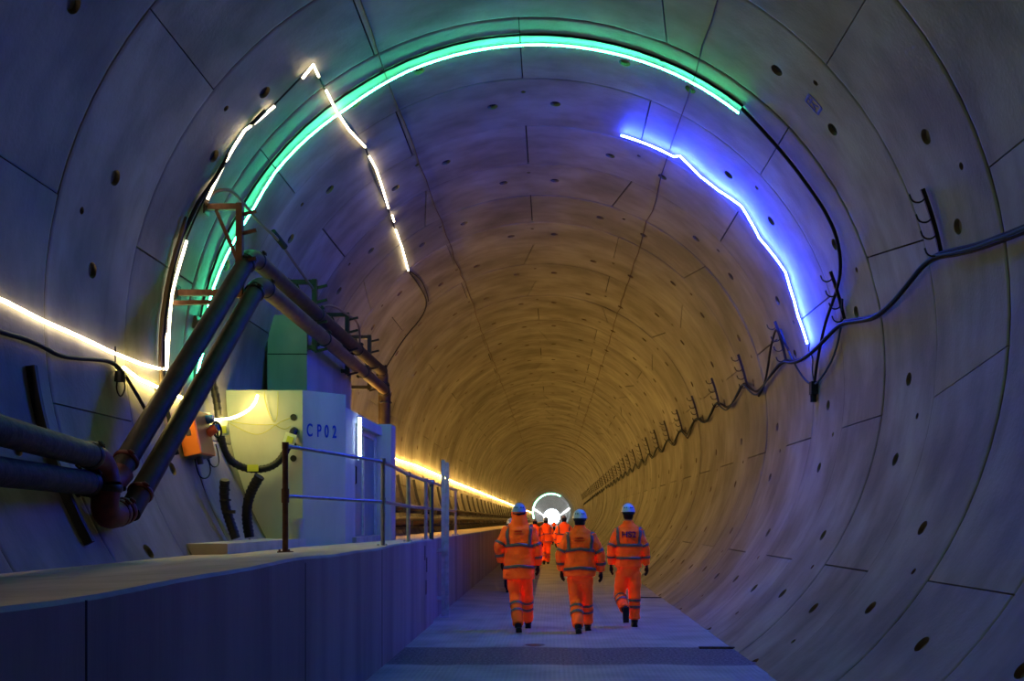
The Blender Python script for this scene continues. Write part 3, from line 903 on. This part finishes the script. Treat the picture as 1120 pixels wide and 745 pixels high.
for i, (da, off, r_, m_) in enumerate(((0, .075, .017, 'cable'), (-.5, .10, .017, 'cableblue'), (-1.1, .06, .014, 'cable'))):
    pts = []
    for j, (Y, a) in enumerate(rc):
        if Y > 20 and a < 10.5: a += da * 1.3 * (1 if i < 2 else rr.uniform(-.6, 1.4))
        elif Y > 11.9: a += da * .35
        pts.append(cylp(Y + i * .06, a + (da * .5 if Y < 12 else 0), off))
    mb = MB(); mb.tube(smooth_pts(pts, 2), r_, 6)
    o = mb.build('power_cable', M[m_], None, True); cab.append(o)
tag(cab[0], 'black cable, topmost of three looped from hanger to hanger along the right wall', 'cable', 'looped cables on the right wall')
tag(cab[1], 'blue grey cable in the looped bundle along the right wall', 'cable', 'looped cables on the right wall')
tag(cab[2], 'lowest sagging black cable of the bundle along the right wall', 'cable', 'looped cables on the right wall')
o = wcable('light_lead', None, [(15.06, 52.0), (15.18, 46.2), (15.23, 39.7), (15.24, 33.9), (15.19, 28.8), (15.25, 23.8), (15.61, 19.3), (16.17, 16.6), (17.02, 13.5), (17.58, 10.2), (18.18, 4.8), (18.3, 2.2)], M['cable'], .024, .05, sm=2)
tag(o, 'black lead curving down the right wall from the end of the green light', 'cable')
o = wcable('cable_loop', None, [(19.9, 18.1), (19.76, 12.5), (19.13, 6.0), (18.35, 2.6), (17.6, 3.9), (16.78, 6.8), (16.19, 11.6), (15.95, 15)], M['cableblue'], .017, .05, sm=2); tag(o, 'blue cable loop hanging below the end of the blue light', 'cable')
o = wcable('cable_loop', None, [(19.7, 13.0), (20.1, 18.9), (20.32, 18.6), (21.03, 16.1), (21.72, 11.8), (22.44, 8.3), (22.99, 7.3)], M['cable'], .022, .06, sm=2); tag(o, 'thick black cable dropping from the third hanger on the right wall', 'cable')
c = cylp(18.3, 2.3, .06)
b = MB(); b.obox(c, (.05, 0, 0), (0, .09, 0), (0, 0, .1)); b.tube([c + Vector((0, 0, -.1)), c + Vector((0, 0, -.22))], .05, 10)
tag(b.build('cable_connector', M['cable']), 'dark plug connector hanging where the leads meet under the blue light', 'connector')
o = wcable('light_lead', None, [(18.29, 11.6), (18.45, 10.2), (18.2, 8.6), (18.4, 6), (18.32, 3.2)], M['cable'], .010, .04, sm=2); tag(o, 'thin lead from the lower end of the blue light', 'cable')
# left wall leads
o = wcable('power_cable', None, [(3, 185.4), (7, 184.8), (9.73, 184.6), (10.06, 184.4), (10.42, 184.6), (10.79, 185.1), (11.21, 184.6), (11.67, 183.9), (12.1, 183.4), (12.4, 184.4), (12.68, 186.5), (12.97, 189.1), (13.1, 191)], M['cable'], .022, .05, sm=2); tag(o, 'dark cable running level on the near left wall under the rope light', 'cable')
c = cylp(12.15, 185.2, .10)
T = empty('cable_connector', c); tag(T, 'black plug connector hanging at the start of the drooping light', 'connector')
b = MB(); b.tube([(0, 0, .04), (0, 0, -.07)], [.05, .06], 12); b.build('plug', M['black'], T, True, 40)
b = MB(); b.tube(smooth_pts([(-.03, 0, -.06), (-.04, 0, -.16), (0.0, .02, -.24), (.05, .02, -.14), (.04, 0, -.05)], 2), .008, 5); b.build('lead', M['cable'], T, True)
b = MB(); b.tube([(-.05, 0, .30), (-.05, 0, .08), (0, 0, .03)], .008, 5); b.build('tie_wire', M['cable'], T, True)
o = wcable('ring_cable', None, [(13.78, 195), (13.72, 181), (13.70, 170), (13.66, 161), (13.74, 155), (13.86, 150), (13.80, 142), (13.86, 137)], M['cable'], .026, .04); tag(o, 'dark cable climbing the left wall beside the rope light', 'cable')
o = wcable('brown_sleeve', None, [(13.60, 184), (13.60, 170), (13.60, 160), (13.56, 158)], M['cablebrown'], .025, .05); tag(o, 'brown sleeve running up the wall left of the rope light', 'sleeve')
P = smooth_pts([cylp(14.0, 154.2, .03), PX(232, 212, 14.1), PX(243, 207, 14.2), PX(255, 209, 14.35), PX(266, 222, 14.7), PX(285, 245, 15.4), PX(305, 262, 16.3), PX(320, 285, 17.2), PX(338, 310, 18.3), PX(344, 318, 18.6)], 2)
mb = MB(); mb.tube(P, .022, 8)
o = mb.build('brown_hose', M['cablebrown'], None, True); tag(o, 'thin brown hose arching from the wall over the pipe racks', 'hose')
b = MB(); c = PX(305, 262, 16.3); b.tube([c - Vector((.05, .15, -.07)), c + Vector((.05, .15, -.07))], .045, 10); b.build('joint_sleeve', M['cable'], o, True, 40)
P = smooth_pts([PX(352, 335, 18.7), PX(365, 334, 19.5), PX(378, 343, 21.0), PX(392, 352, 22.0), PX(394, 370, 22.3), PX(393, 385, 22.4)], 2)
mb = MB(); mb.tube(P, .018, 6); o = mb.build('rack_cable', M['cablebrown'], None, True); tag(o, 'thin brown cable arching between the second and third pipe racks', 'cable')
# hairline wires along the crown
for a, lb_ in ((61.9, 'right hand thin rusty line wire running along the crown'), (116.2, 'left hand thin rusty line wire running along the crown')):
    rr = random.Random(int(a)); pts = []; y = 6.0
    while y < 110: pts.append((y, a + rr.uniform(-.45, .45))); y += rr.uniform(.5, 1.4)
    o = wcable('line_wire', None, pts, M['stain2'], .008, .012, .6); tag(o, lb_, 'wire')

# blue stencil marks on the lining
def markm(Y, a, s, label):
    mb = MB(); 
    def seg(u0, v0, u1, v1, w=.018):
        pts = []
        for t in (0, .5, 1):
            u = u0 + (u1 - u0) * t; v = v0 + (v1 - v0) * t
            pts.append(cylp(Y + u * s, a + math.degrees(v * s / R), .004))
        mb.tube(pts, w, 4, flat=.25, side=tuple((pts[2] - pts[0]).cross(cylp(Y, a, 0) - Vector((0, Y, AZ)))))
    for l in ((-1, -1, 1, -1), (1, -1, 1, 1), (1, 1, -1, 1), (-1, 1, -1, -1), (-.5, -.6, .1, .1), (.1, .1, .6, -.5), (-.6, .5, .6, .5), (0, .1, 0, .9)): seg(*l)
    o = mb.build('stencil_mark', M['bluepaint']); return tag(o, label, 'marking')
markm(13.55, 41.9, .105, 'small square blue stencil mark on the upper right lining near the grout hole')

# ================================================================== RAILINGS
ra = empty('handrail'); tag(ra, 'steel two bar handrail along the edge of the raised walkway', 'railing')
def tb(name, pts, r, m, n=10): 
    mb = MB(); mb.tube(pts, r, n); return mb.build(name, M[m], ra, True, 50)
xr = -1.80
posts = [(-2.615, 12.4, 2.47, 'rust'), (xr, 13.95, 2.38, 'rail'), (xr, 16.4, 2.315, 'rail'), (xr, 18.7, 2.31, 'rail'), (xr, 24.4, 2.30, 'rail')]
def wz(x): return 1.355 if x > -2 else 1.325
for (x, y, z, m_) in posts:
    p_ = tb('post', [(x, y, wz(x)), (x, y, z)], .026 if m_ == 'rail' else .032, m_)
    b = MB(); b.box(x - .07, x + .07, y - .07, y + .07, wz(x) - .008, wz(x) + .008)
    for sx in (-.05, .05):
        b.tube([(x + sx, y - .05, wz(x)), (x + sx, y - .05, wz(x) + .03)], .012, 6)
    b.build('foot_plate', M['rust' if m_ == 'rust' else 'galv'], ra)
    for zz in (z - .01, 1.90):
        if m_ == 'rust' and zz < 2: continue
        tb('rail_fitting', [(x, y, zz - .035), (x, y, zz + .035)], .036, m_)
tb('rail_fitting', [(-2.615, 12.4, 1.85), (-2.615, 12.4, 2.0)], .042, 'rust')
tb('top_rail', [(-2.615, 12.4, 2.455), (-2.2, 13.1, 2.41), (xr, 13.95, 2.365)], .022, 'rail')
tb('top_rail', [(xr, 13.95, 2.365), (xr, 16.4, 2.31), (xr, 18.7, 2.30), (xr, 24.4, 2.295)], .024, 'rail')
tb('mid_rail', [(-2.615, 12.4, 1.92), (xr, 13.95, 1.885)], .022, 'rail')
tb('mid_rail', [(xr, 13.95, 1.885), (xr, 16.4, 1.86), (xr, 18.7, 1.86), (xr, 24.4, 1.855)], .024, 'rail')
gp = empty('marker_post', (xr + .02, 19.35, 1.34)); tag(gp, 'dark green post with a yellow stripe and round cap beside the handrail', 'post')
b = MB(); b.tube([(0, 0, 0), (0, 0, .93)], .036, 12); b.build('pole', mat('post_dark_green', (.03, .06, .05), .5), gp, True, 50)
b = MB(); b.tube([(-.012, -.03, .12), (-.012, -.03, .88)], .013, 6); b.build('yellow_stripe', M['yellow'], gp)
b = MB(); b.tube([(0, 0, .92), (0, 0, .95), (0, 0, .985), (0, 0, 1.0)], [.05, .052, .045, .02], 12); b.build('cap', M['rail'], gp, True)
# tall galvanised channel post
tp = empty('channel_post', (-1.61, 20.0, 0)); tag(tp, 'tall galvanised double channel post standing on the road against the walkway', 'post')
for dx in (-.034, .034):
    b = MB()
    b.prismz([(dx - .030, -.03), (dx + .030, -.03), (dx + .030, .03), (dx + .024, .03), (dx + .024, -.022), (dx - .024, -.022), (dx - .024, .03), (dx - .030, .03)], 0.0, 2.66 + (.04 if dx < 0 else 0))
    b.build('channel', M['galv'], tp)
for z in (1.15, .33):
    b = MB(); b.box(-.145, -.03, -.05, -.03, z - .03, z + .03); b.box(-.06, .06, -.045, -.03, z - .04, z + .04)
    for x in (-.04, .04): b.tube([(x, -.045, z), (x, -.065, z)], .014, 6)
    b.build('fixing_bracket', M['galv'], tp)
b = MB(); b.box(-.08, .08, -.08, .08, 0, .012); b.build('foot_plate', M['galv'], tp)

# small things on the road
b = MB(); b.box(-.24, .24, -.05, .05, 0, .022); b.box(-.24, -.05, .03, .10, .0, .018)
o = b.build('plank', M['wood']); o.location = (2.38, 15.1, 0.0); o.rotation_euler = (0, 0, -.03); tag(o, 'dark short plank lying flat near the right wall in front of the group', 'plank')
b = MB(); b.box(-.24, .24, -.05, .05, 0, .02)
o = b.build('plank', M['wood']); o.location = (2.33, 25.0, 0.0); tag(o, 'dark short plank lying farther off beside the right hand worker', 'plank')
b = MB(); b.prismz([(.12 * math.cos(a) * (1 + .2 * math.sin(3 * a)), .17 * math.sin(a) * (1 + .15 * math.cos(2 * a))) for a in [i * PI / 12 for i in range(24)]], 0, .004)
o = b.build('puddle', M['stain']); o.location = (.0, 15.5, 0.0); tag(o, 'small dark oval wet patch on the road left of centre', 'puddle')

# ================================================================== PEOPLE
def se(t, n):
    c, s_ = math.cos(t), math.sin(t)
    return math.copysign(abs(c) ** (2 / n), c), math.copysign(abs(s_) ** (2 / n), s_)
def nz(p, amp, sc=7.0, seed=0):
    return amp * noise.noise(Vector((p[0] * sc + seed, p[1] * sc, p[2] * sc * 1.6)))
def interp(tab, z):
    if z <= tab[0][0]: return tab[0][1:]
    for a, b in zip(tab, tab[1:]):
        if z <= b[0]:
            t = (z - a[0]) / (b[0] - a[0]); t = t * t * (3 - 2 * t) * .5 + t * .5
            return tuple(u + (v - u) * t for u, v in zip(a[1:], b[1:]))
    return tab[-1][1:]
def loft_torso(mb, tab, z0, z1, dz=.025, n=28, amp=.012, grow=0.0, seed=0, caps=True, dip=0.0):
    k = max(2, int((z1 - z0) / dz) + 1); vs = []
    for i in range(k):
        z = z0 + (z1 - z0) * i / (k - 1)
        cx, cy, a, b = interp(tab, z)
        for j in range(n):
            t = 2 * PI * j / n; u, v = se(t, 2.4)
            p = Vector((cx + u * a, cy + v * b, z))
            d = Vector((u, v, 0)).normalized()
            p += d * (nz(p, amp, 6, seed) + grow)
            p.z += dip * (abs(u) - .5) if dip else 0
            vs.append(p)
    fs = []
    for i in range(k - 1):
        for j in range(n): fs.append((i * n + j, i * n + (j + 1) % n, (i + 1) * n + (j + 1) % n, (i + 1) * n + j))
    if caps: fs.append(tuple(range(n - 1, -1, -1))); fs.append(tuple(range((k - 1) * n, k * n)))
    mb.add(vs, fs)
def limb(mb, pts, rs, n=14, amp=.008, seed=0, grow=0.0, t0=0.0, t1=1.0, steps=24, caps=True):
    pts = [Vector(p) for p in pts]
    L = [0]
    for a, b in zip(pts, pts[1:]): L.append(L[-1] + (b - a).length)
    tot = L[-1]
    def at(t):
        s_ = t * tot
        for i in range(len(pts) - 1):
            if s_ <= L[i + 1] or i == len(pts) - 2:
                f = (s_ - L[i]) / max(1e-6, L[i + 1] - L[i]); return pts[i].lerp(pts[i + 1], f), rs[i] + (rs[i + 1] - rs[i]) * f
    P = []; Rr = []
    for i in range(steps + 1):
        t = t0 + (t1 - t0) * i / steps
        p, r = at(t); pa, _ = at(max(0, t - .04)); pb, _ = at(min(1, t + .04))
        P.append((p * 2 + pa + pb) / 4); Rr.append(r + grow + nz(p, amp, 11, seed))
    mb.tube(P, Rr, n, side=(1, 0, 0), caps=caps)
    return P
def remesh(o, vox, sm=2):
    r = o.modifiers.new('join', 'REMESH'); r.mode = 'VOXEL'; r.voxel_size = vox; r.use_smooth_shade = True
    s_ = o.modifiers.new('soft', 'SMOOTH'); s_.factor = .5; s_.iterations = sm
    return o

def person(label, x, y, J, group=None, top='jacket', vox=.014, tro='orange', helmet='helmet', neck=None, hood=False, text=None, jz=.80, tall=1.0, detail=True):
    """J: joints in metres around (x, y), walking away (+y): dict with shoulder z, arms, legs"""
    T = empty('person', (x, y, 0)); tag(T, label, 'person', group)
    sz = J['sh']                      # shoulder height
    hz = J['hip']; hd = J['head']     # crown of helmet
    cx = J.get('cx', 0.0)
    seed = x * 13 + y
    jt = [(jz - .02, cx, 0, .232, .165), (jz + .10, cx, 0, .236, .17), (hz + .18, cx, 0, .222, .158), (hz + .35, cx, .0, .222, .155), (sz - .17, cx, .0, .228, .15),
          (sz - .08, cx, .0, .222, .138), (sz - .02, cx, 0, .185, .112), (sz + .02, cx, 0, .125, .088), (sz + .045, cx, .01, .092, .082)]
    if top == 'shirt':
        jt = [(a, b, c, d * (.86 if a < hz + .25 else .97), e * .9) for a, b, c, d, e in jt]
    arms = J['arms']; legs = J['legs']
    # one continuous body
    mb = MB()
    bt = [(hz - .06, cx, 0, .15, .11), (hz + .1, cx, 0, .16, .11), (hz + .3, cx, 0, .145, .10), (sz - .15, cx, 0, .17, .11), (sz - .02, cx, 0, .14, .08), (sz + .05, cx, .01, .06, .06)]
    loft_torso(mb, bt, hz - .06, sz + .05, .03, 20, 0)
    hc = Vector((cx + J.get('hx', 0), .03, hd - .145))
    mb.tube([(cx, .01, sz - .02), (cx, .015, sz + .08), hc + Vector((0, -.01, -.06))], [.062, .058, .055], 14)
    # head: cranium, jaw, nose, ears
    vs = []; fs = []; n1, n2 = 12, 18
    for i in range(n1 + 1):
        ph = PI * i / n1
        for j in range(n2):
            th = 2 * PI * j / n2
            sx, sy_, sz_ = math.sin(ph) * math.cos(th), math.sin(ph) * math.sin(th), math.cos(ph)
            wx = .076 * (1 - .25 * max(0, -sz_)); wy = .098 * (1 - .18 * max(0, -sz_))
            px_, py_, pz_ = sx * wx, sy_ * wy + (.02 if sz_ < -.3 else 0), sz_ * .118 - .01
            if sy_ > .6 and abs(sz_ - .12) < .15 and .12 < abs(sx) < .5: py_ -= .012      # eye sockets
            vs.append(hc + Vector((px_, py_, pz_)))
    for i in range(n1):
        for j in range(n2): fs.append((i * n2 + j, i * n2 + (j + 1) % n2, (i + 1) * n2 + (j + 1) % n2, (i + 1) * n2 + j))
    mb.add(vs, fs)
    mb.tube([hc + Vector((0, .085, .02)), hc + Vector((0, .112, -.025)), hc + Vector((0, .09, -.035))], [.010, .016, .012], 8)
    mb.tube([hc + Vector((-.022, .088, -.062)), hc + Vector((0, .098, -.064)), hc + Vector((.022, .088, -.062))], .008, 6)
    for s_ in (-1, 1):
        mb.tube([hc + Vector((s_ * .074, -.005, .02)), hc + Vector((s_ * .086, -.012, 0)), hc + Vector((s_ * .076, .0, -.035))], [.014, .018, .01], 8)
        mb.tube([hc + Vector((s_ * .03, .082, .018)), hc + Vector((s_ * .03, .092, .018))], [.013, .009], 8)
    for a in arms: limb(mb, a[:3], [.05, .04, .028], 10, 0)
    for a in arms:
        d = (Vector(a[2]) - Vector(a[1])).normalized(); w0 = Vector(a[2]); limb(mb, [w0 - d * .02, w0 + d * .05], [.028, .030], 8, 0, steps=4)
    for l in legs: limb(mb, l[:3], [.085, .058, .042], 12, 0)
    for l in legs:
        mb.tube([Vector(l[2]), Vector(l[2]) + Vector(l[3]) * .08], [.042, .035], 8)
    body = remesh(mb.build('body', M['skin'], T, True), max(.010, vox * .8), 1)
    # jacket
    mb = MB(); loft_torso(mb, jt, jz, sz + .045, .025, 30, .016, 0, seed)
    sr = [.088, .078, .062] if top == 'jacket' else [.078, .066, .054]
    for a in arms: limb(mb, [Vector(a[0]) + Vector(((cx - a[0][0]) * .25, 0, .0)), a[1], a[2]], sr, 14, .014, seed)
    if hood:
        loft_torso(mb, [(sz - .01, cx, .0, .14, .11), (sz + .05, cx, .0, .118, .105), (sz + .15, cx, .01, .115, .105), (sz + .19, cx, .01, .12, .11)], sz - .01, sz + .19, .02, 20, .012, 0, seed)
    else:
        loft_torso(mb, [(sz - .02, cx, .0, .13, .10), (sz + .04, cx, .005, .085, .085), (sz + .09, cx, .01, .078, .08)], sz - .02, sz + .09, .02, 18, .004, 0, seed)
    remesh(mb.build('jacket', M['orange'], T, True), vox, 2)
    # trousers
    mb = MB()
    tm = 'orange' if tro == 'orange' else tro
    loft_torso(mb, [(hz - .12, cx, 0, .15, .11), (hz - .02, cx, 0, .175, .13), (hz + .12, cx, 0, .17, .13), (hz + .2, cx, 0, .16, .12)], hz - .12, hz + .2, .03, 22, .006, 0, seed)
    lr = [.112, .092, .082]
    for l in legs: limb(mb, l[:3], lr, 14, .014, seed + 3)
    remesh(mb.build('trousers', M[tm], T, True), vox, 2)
    # reflective tape
    if detail:
        bands = J.get('bands', [(sz - .34, .05), (sz - .64, .05)])
        for (z0, h_) in bands:
            mb = MB(); loft_torso(mb, jt, z0, z0 + h_, .02, 40, .016, .010, seed, False, J.get('dip', 0)); 
            o = mb.build('reflective_band', M['tape'], T, True); s_ = o.modifiers.new('thick', 'SOLIDIFY'); s_.thickness = .004
        zb = bands[0][0] + .02
        for sx in (-1, 1):
            mb = MB(); vs = []; fs = []
            rows = []
            zz = zb
            def surf(xx, z, back):
                c_, cy_, a_, b_ = interp(jt, z); u = min(.999, abs(xx - c_) / a_)
                yy_ = b_ * (1 - u ** 2.4) ** (1 / 2.4) * (-1 if back else 1) + cy_
                p = Vector((xx, yy_, z)); dr = Vector(((xx - c_) / a_, yy_ / b_, 0)).normalized()
                return p + dr * (nz(p, .016, 6, seed) + .011) + Vector((0, 0, .006))
            xs_ = lambda t: cx + sx * (.155 + .02 * t)
            ztop = sz - .015
            for i in range(13):
                t = i / 12; z = zb + (ztop - zb) * t
                rows.append((surf(xs_(t) - .025, z, True), surf(xs_(t) + .025, z, True)))
            for i in range(12, -1, -1):
                t = i / 12; z = zb + (ztop - zb) * t
                rows.append((surf(xs_(t) - .025, z, False), surf(xs_(t) + .025, z, False)))
            for a_, b_ in rows: vs += [a_, b_]
            for i in range(len(rows) - 1): fs.append((2 * i, 2 * i + 1, 2 * i + 3, 2 * i + 2))
            mb.add(vs, fs); o = mb.build('shoulder_brace', M['tape'], T, True); s_ = o.modifiers.new('thick', 'SOLIDIFY'); s_.thickness = .004
        for a in arms:
            for (t0, t1) in J.get('abands', ((.42, .50), (.74, .82))):
                mb = MB(); limb(mb, [Vector(a[0]) + Vector(((cx - a[0][0]) * .25, 0, .0)), a[1], a[2]], sr, 18, .014, seed, .008, t0, t1, 5, False)
                o = mb.build('reflective_band', M['tape'], T, True); s_ = o.modifiers.new('thick', 'SOLIDIFY'); s_.thickness = .004
        for l in legs:
            for (t0, t1) in J.get('lbands', ((.56, .62), (.70, .76))):
                mb = MB(); limb(mb, l[:3], lr, 18, .014, seed + 3, .008, t0, t1, 5, False)
                o = mb.build('reflective_band', M['tape'], T, True); s_ = o.modifiers.new('thick', 'SOLIDIFY'); s_.thickness = .004
    # gloves: palm, four fingers of unequal length, thumb from the side
    for k, a in enumerate(arms):
        d = (Vector(a[2]) - Vector(a[1])).normalized(); s_ = -1 if k == 0 else 1
        inw = Vector((-s_ * .3, 1, 0)).normalized(); inw = (inw - d * inw.dot(d)).normalized(); out = d.cross(inw)
        w0 = Vector(a[2]) + d * .005; mb = MB()
        mb.tube([w0 - d * .03, w0 + d * .02, w0 + d * .06, w0 + d * .095], [.036, .036, .044, .042], 10, flat=.62, side=tuple(inw))
        for f, (o_, ln) in enumerate(((-.032, .062), (-.011, .075), (.011, .072), (.031, .056))):
            b0 = w0 + d * .085 + inw * -o_; cur = -out * s_ * 1
            mb.tube([b0, b0 + d * ln * .5 + cur * .004, b0 + d * ln * .85 + cur * .018, b0 + d * ln + cur * .032], [.0115, .011, .010, .008], 7)
        b0 = w0 + d * .03 + inw * .035
        mb.tube([b0, b0 + d * .03 + inw * .028, b0 + d * .068 + inw * .032 - out * s_ * .01], [.015, .0125, .009], 7)
        mb.build('glove', M['glove'], T, True, 60)
    # boots
    for l in legs:
        an = Vector(l[2]); f = Vector(l[3]).normalized(); upb = (Vector(l[1]) - an).normalized(); sd = f.cross(upb).normalized(); upf = sd.cross(f).normalized()
        mb = MB()
        mb.tube([an + upb * .06, an, an - upf * .04 + f * .005], [.062, .056, .052], 12, side=(1, 0, 0))
        heel = an - upf * .062
        mb.tube([heel - f * .075, heel - f * .05, heel, heel + f * .08, heel + f * .15, heel + f * .185], [.026, .042, .046, .047, .043, .020], 12, flat=.82, side=tuple(sd))
        mb.obox(heel - upf * .032 + f * .055, f * .125, sd * .043, upf * .013)
        mb.build('boot', M['boot'], T, True, 50)
    # helmet: shell, brim, peak, vents
    if helmet:
        mb = MB(); vs = []; fs = []; hcx = hc + Vector((0, -.004, .022))
        n1, n2 = 9, 26
        prof_ = [(1.13, -.012), (1.10, 0), (1.05, .015)] + [(math.cos(rad(a)) * 1.03, math.sin(rad(a)) * 1.0 * .118 + .008) for a in (12, 28, 44, 60, 74, 86)]
        for (rr_, zz) in prof_:
            for j in range(n2):
                th = 2 * PI * j / n2; ridge = 1 + .02 * (abs(math.cos(th)) < .25)
                ex = 1 + (.10 if (rr_ > 1.08 and math.sin(th) > .5) else 0)
                vs.append(hcx + Vector((math.cos(th) * .100 * rr_, math.sin(th) * .127 * rr_ * ex, zz * ridge)))
        for i in range(len(prof_) - 1):
            for j in range(n2): fs.append((i * n2 + j, i * n2 + (j + 1) % n2, (i + 1) * n2 + (j + 1) % n2, (i + 1) * n2 + j))
        fs.append(tuple(range(n2 - 1, -1, -1))); fs.append(tuple(range((len(prof_) - 1) * n2, len(prof_) * n2)))
        mb.add(vs, fs); hm = mb.build('helmet', M[helmet], T, True, 50)
        mb = MB()
        for th in (-130, -110, -70, -50):
            q_ = rad(th); c = hcx + Vector((math.cos(q_) * .095, math.sin(q_) * .121, .055)); nn = Vector((math.cos(q_), math.sin(q_), .5)).normalized()
            mb.tube([c - nn * .01, c + nn * .004], .010, 8)
        if detail: mb.build('vent', M['navy'], hm)
        mb = MB(); mb.tube([hcx + Vector((-.088, -.03, -.01)), hcx + Vector((-.08, -.09, -.035)), hcx + Vector((0, -.118, -.05)), hcx + Vector((.08, -.09, -.035)), hcx + Vector((.088, -.03, -.01))], [.012, .018, .022, .018, .012], 8)
        mb.build('helmet_cradle', M['navy'], hm, True)
    # hair or scarf under the helmet
    mb = MB(); loft_torso(mb, [(0, 0, 0, .060, .060), (.03, 0, 0, .076, .08), (.09, 0, -.006, .083, .098), (.13, 0, -.006, .083, .1)], 0, .13, .015, 18, .003)
    mb.v = [tuple(Vector(v) + hc + Vector((0, -.012, -.105))) for v in mb.v]
    mb.build('neck_warmer' if neck == 'warmer' else 'hair', M['navy' if neck == 'warmer' else 'hair'], T, True)
    if text == 'HS2':
        cz = sz - .165; c_, cy_, a_, b_ = interp(jt, cz)
        o = text_mesh('HS2', .13, M['print'], 'back_lettering', None, (0, 0, 0), (1, 0, 0), (0, 0, 1), (0, -1, 0), .001, 1.05, .004)
        for v in o.data.vertices:
            X, Zz = v.co.x + cx, v.co.z + cz
            c_, cy_, a_, b_ = interp(jt, Zz); u = min(.99, abs(X - c_) / a_); yb_ = -b_ * (1 - u ** 2.4) ** (1 / 2.4)
            p = Vector((X, yb_, Zz)); v.co = (X, yb_ - abs(nz(p, .016, 6, seed)) - .022 + v.co.y, Zz)
        o.parent = T; o.matrix_parent_inverse = Matrix()
    elif text == 'logo':
        mb = MB(); cz = sz - .10; rr_ = random.Random(3)
        for row, (w_, h_) in enumerate(((.115, .022), (.135, .012))):
            xx = -w_ / 2
            while xx < w_ / 2:
                ww = rr_.uniform(.010, .018); z_ = cz - row * .038; X = cx + xx + ww / 2 - .01
                c_, cy_, a_, b_ = interp(jt, z_); u = min(.99, abs(X - c_) / a_); yb_ = -b_ * (1 - u ** 2.4) ** (1 / 2.4)
                p = Vector((X, yb_, z_)); yq = yb_ - abs(nz(p, .016, 6, seed)) - .014
                mb.box(X - ww / 2, X + ww / 2, yq - .002, yq + .004, z_ - h_ / 2, z_ + h_ / 2); xx += ww + .004
        tag(mb.build('back_print', M['printb'], T), kind='stuff')
    return T

# tall worker, left of the front three
person('tallest worker in orange parka with high collar, left of the three walking away', -.27 - .0, 17.55, dict(
    sh=1.60, hip=.92, head=1.925, dip=-.03,
    arms=[[(-.205, 0, 1.545), (-.305, -.04, 1.27), (-.262, .03, 1.03)], [(.205, 0, 1.545), (.275, .0, 1.24), (.278, .06, .99)]],
    legs=[[(-.085, 0, .88), (-.055, -.01, .50), (-.005, -.30, .11), (0, 1, -.15)], [(.085, 0, .88), (.115, .22, .50), (.125, .42, .11), (0, 1, .05)]],
    bands=[(1.265, .05), (.945, .05)]), hood=True, text='logo', jz=.78, helmet='helmetb')
# middle worker
person('middle worker in orange jacket with pale helmet and dark neck warmer', .64, 17.35, dict(
    sh=1.50, hip=.86, head=1.83, dip=-.03,
    arms=[[(-.20, 0, 1.44), (-.285, -.02, 1.16), (-.27, .05, .915)], [(.20, 0, 1.44), (.305, .0, 1.15), (.315, .06, .90)]],
    legs=[[(-.085, 0, .82), (-.06, -.0, .46), (-.03, -.30, .11), (0, 1, -.12)], [(.085, 0, .82), (.105, .10, .46), (.125, .22, .11), (0, 1, .0)]],
    bands=[(1.20, .05), (.925, .05)]), neck='warmer', text='logo', jz=.83)
# right worker, HS2 on the back
person('right hand worker with HS2 lettered across the back of the orange jacket', 1.415, 18.15, dict(
    sh=1.565, hip=.90, head=1.93, 
    arms=[[(-.195, 0, 1.51), (-.265, -.03, 1.24), (-.265, .02, .975)], [(.195, 0, 1.51), (.265, .0, 1.22), (.285, .03, .965)]],
    legs=[[(-.085, 0, .86), (-.135, .02, .50), (-.075, -.34, .30), (0, .25, -1)], [(.085, 0, .86), (.10, .03, .48), (.10, .03, .11), (0, 1, 0)]],
    bands=[(1.255, .045), (1.055, .045)]), top='shirt', text='HS2', jz=.93)
# those farther ahead
def far_person(label, x, y, h=1.78, ph=0.0, **kw):
    s_ = h / 1.86
    return person(label, x, y, dict(sh=1.52 * s_, hip=.88 * s_, head=h,
        arms=[[(-.2, 0, 1.45 * s_), (-.28, -.03, 1.17 * s_), (-.27, .03, .92 * s_)], [(.2, 0, 1.45 * s_), (.28, -.03, 1.17 * s_), (.27, .05, .92 * s_)]],
        legs=[[(-.085, 0, .84 * s_), (-.08, .05, .47 * s_), (-.07, -.2 + ph, .11), (0, 1, 0)], [(.085, 0, .84 * s_), (.08, .10, .47 * s_), (.08, .25 - ph, .11), (0, 1, 0)]]),
        vox=.028, jz=.80 * s_, **kw)
far_person('worker in orange suit farther ahead, seen between the left and middle workers', X_(597, 44.0), 44.2, 1.80, neck='warmer', helmet='helmetb')
far_person('worker in orange jacket farther ahead, seen left of the middle worker against the daylight', X_(617, 38), 38.2, 1.87, .1, neck='warmer', helmet=None)
far_person('dark hatted worker farther ahead, mostly hidden behind the tallest worker right shoulder', X_(585, 41), 41, 1.76, .05, neck='warmer', helmet=None)
far_person('worker ahead hidden behind the tallest worker, helmet showing over the left shoulder', X_(559, 27), 27, 1.72, .05, tro='navy', neck='warmer', helmet='helmetb')
far_person('tiny dark figure silhouetted against the daylight', X_(606, 190), 190, 1.7, 0, detail=False, helmet=None, tro='navy')
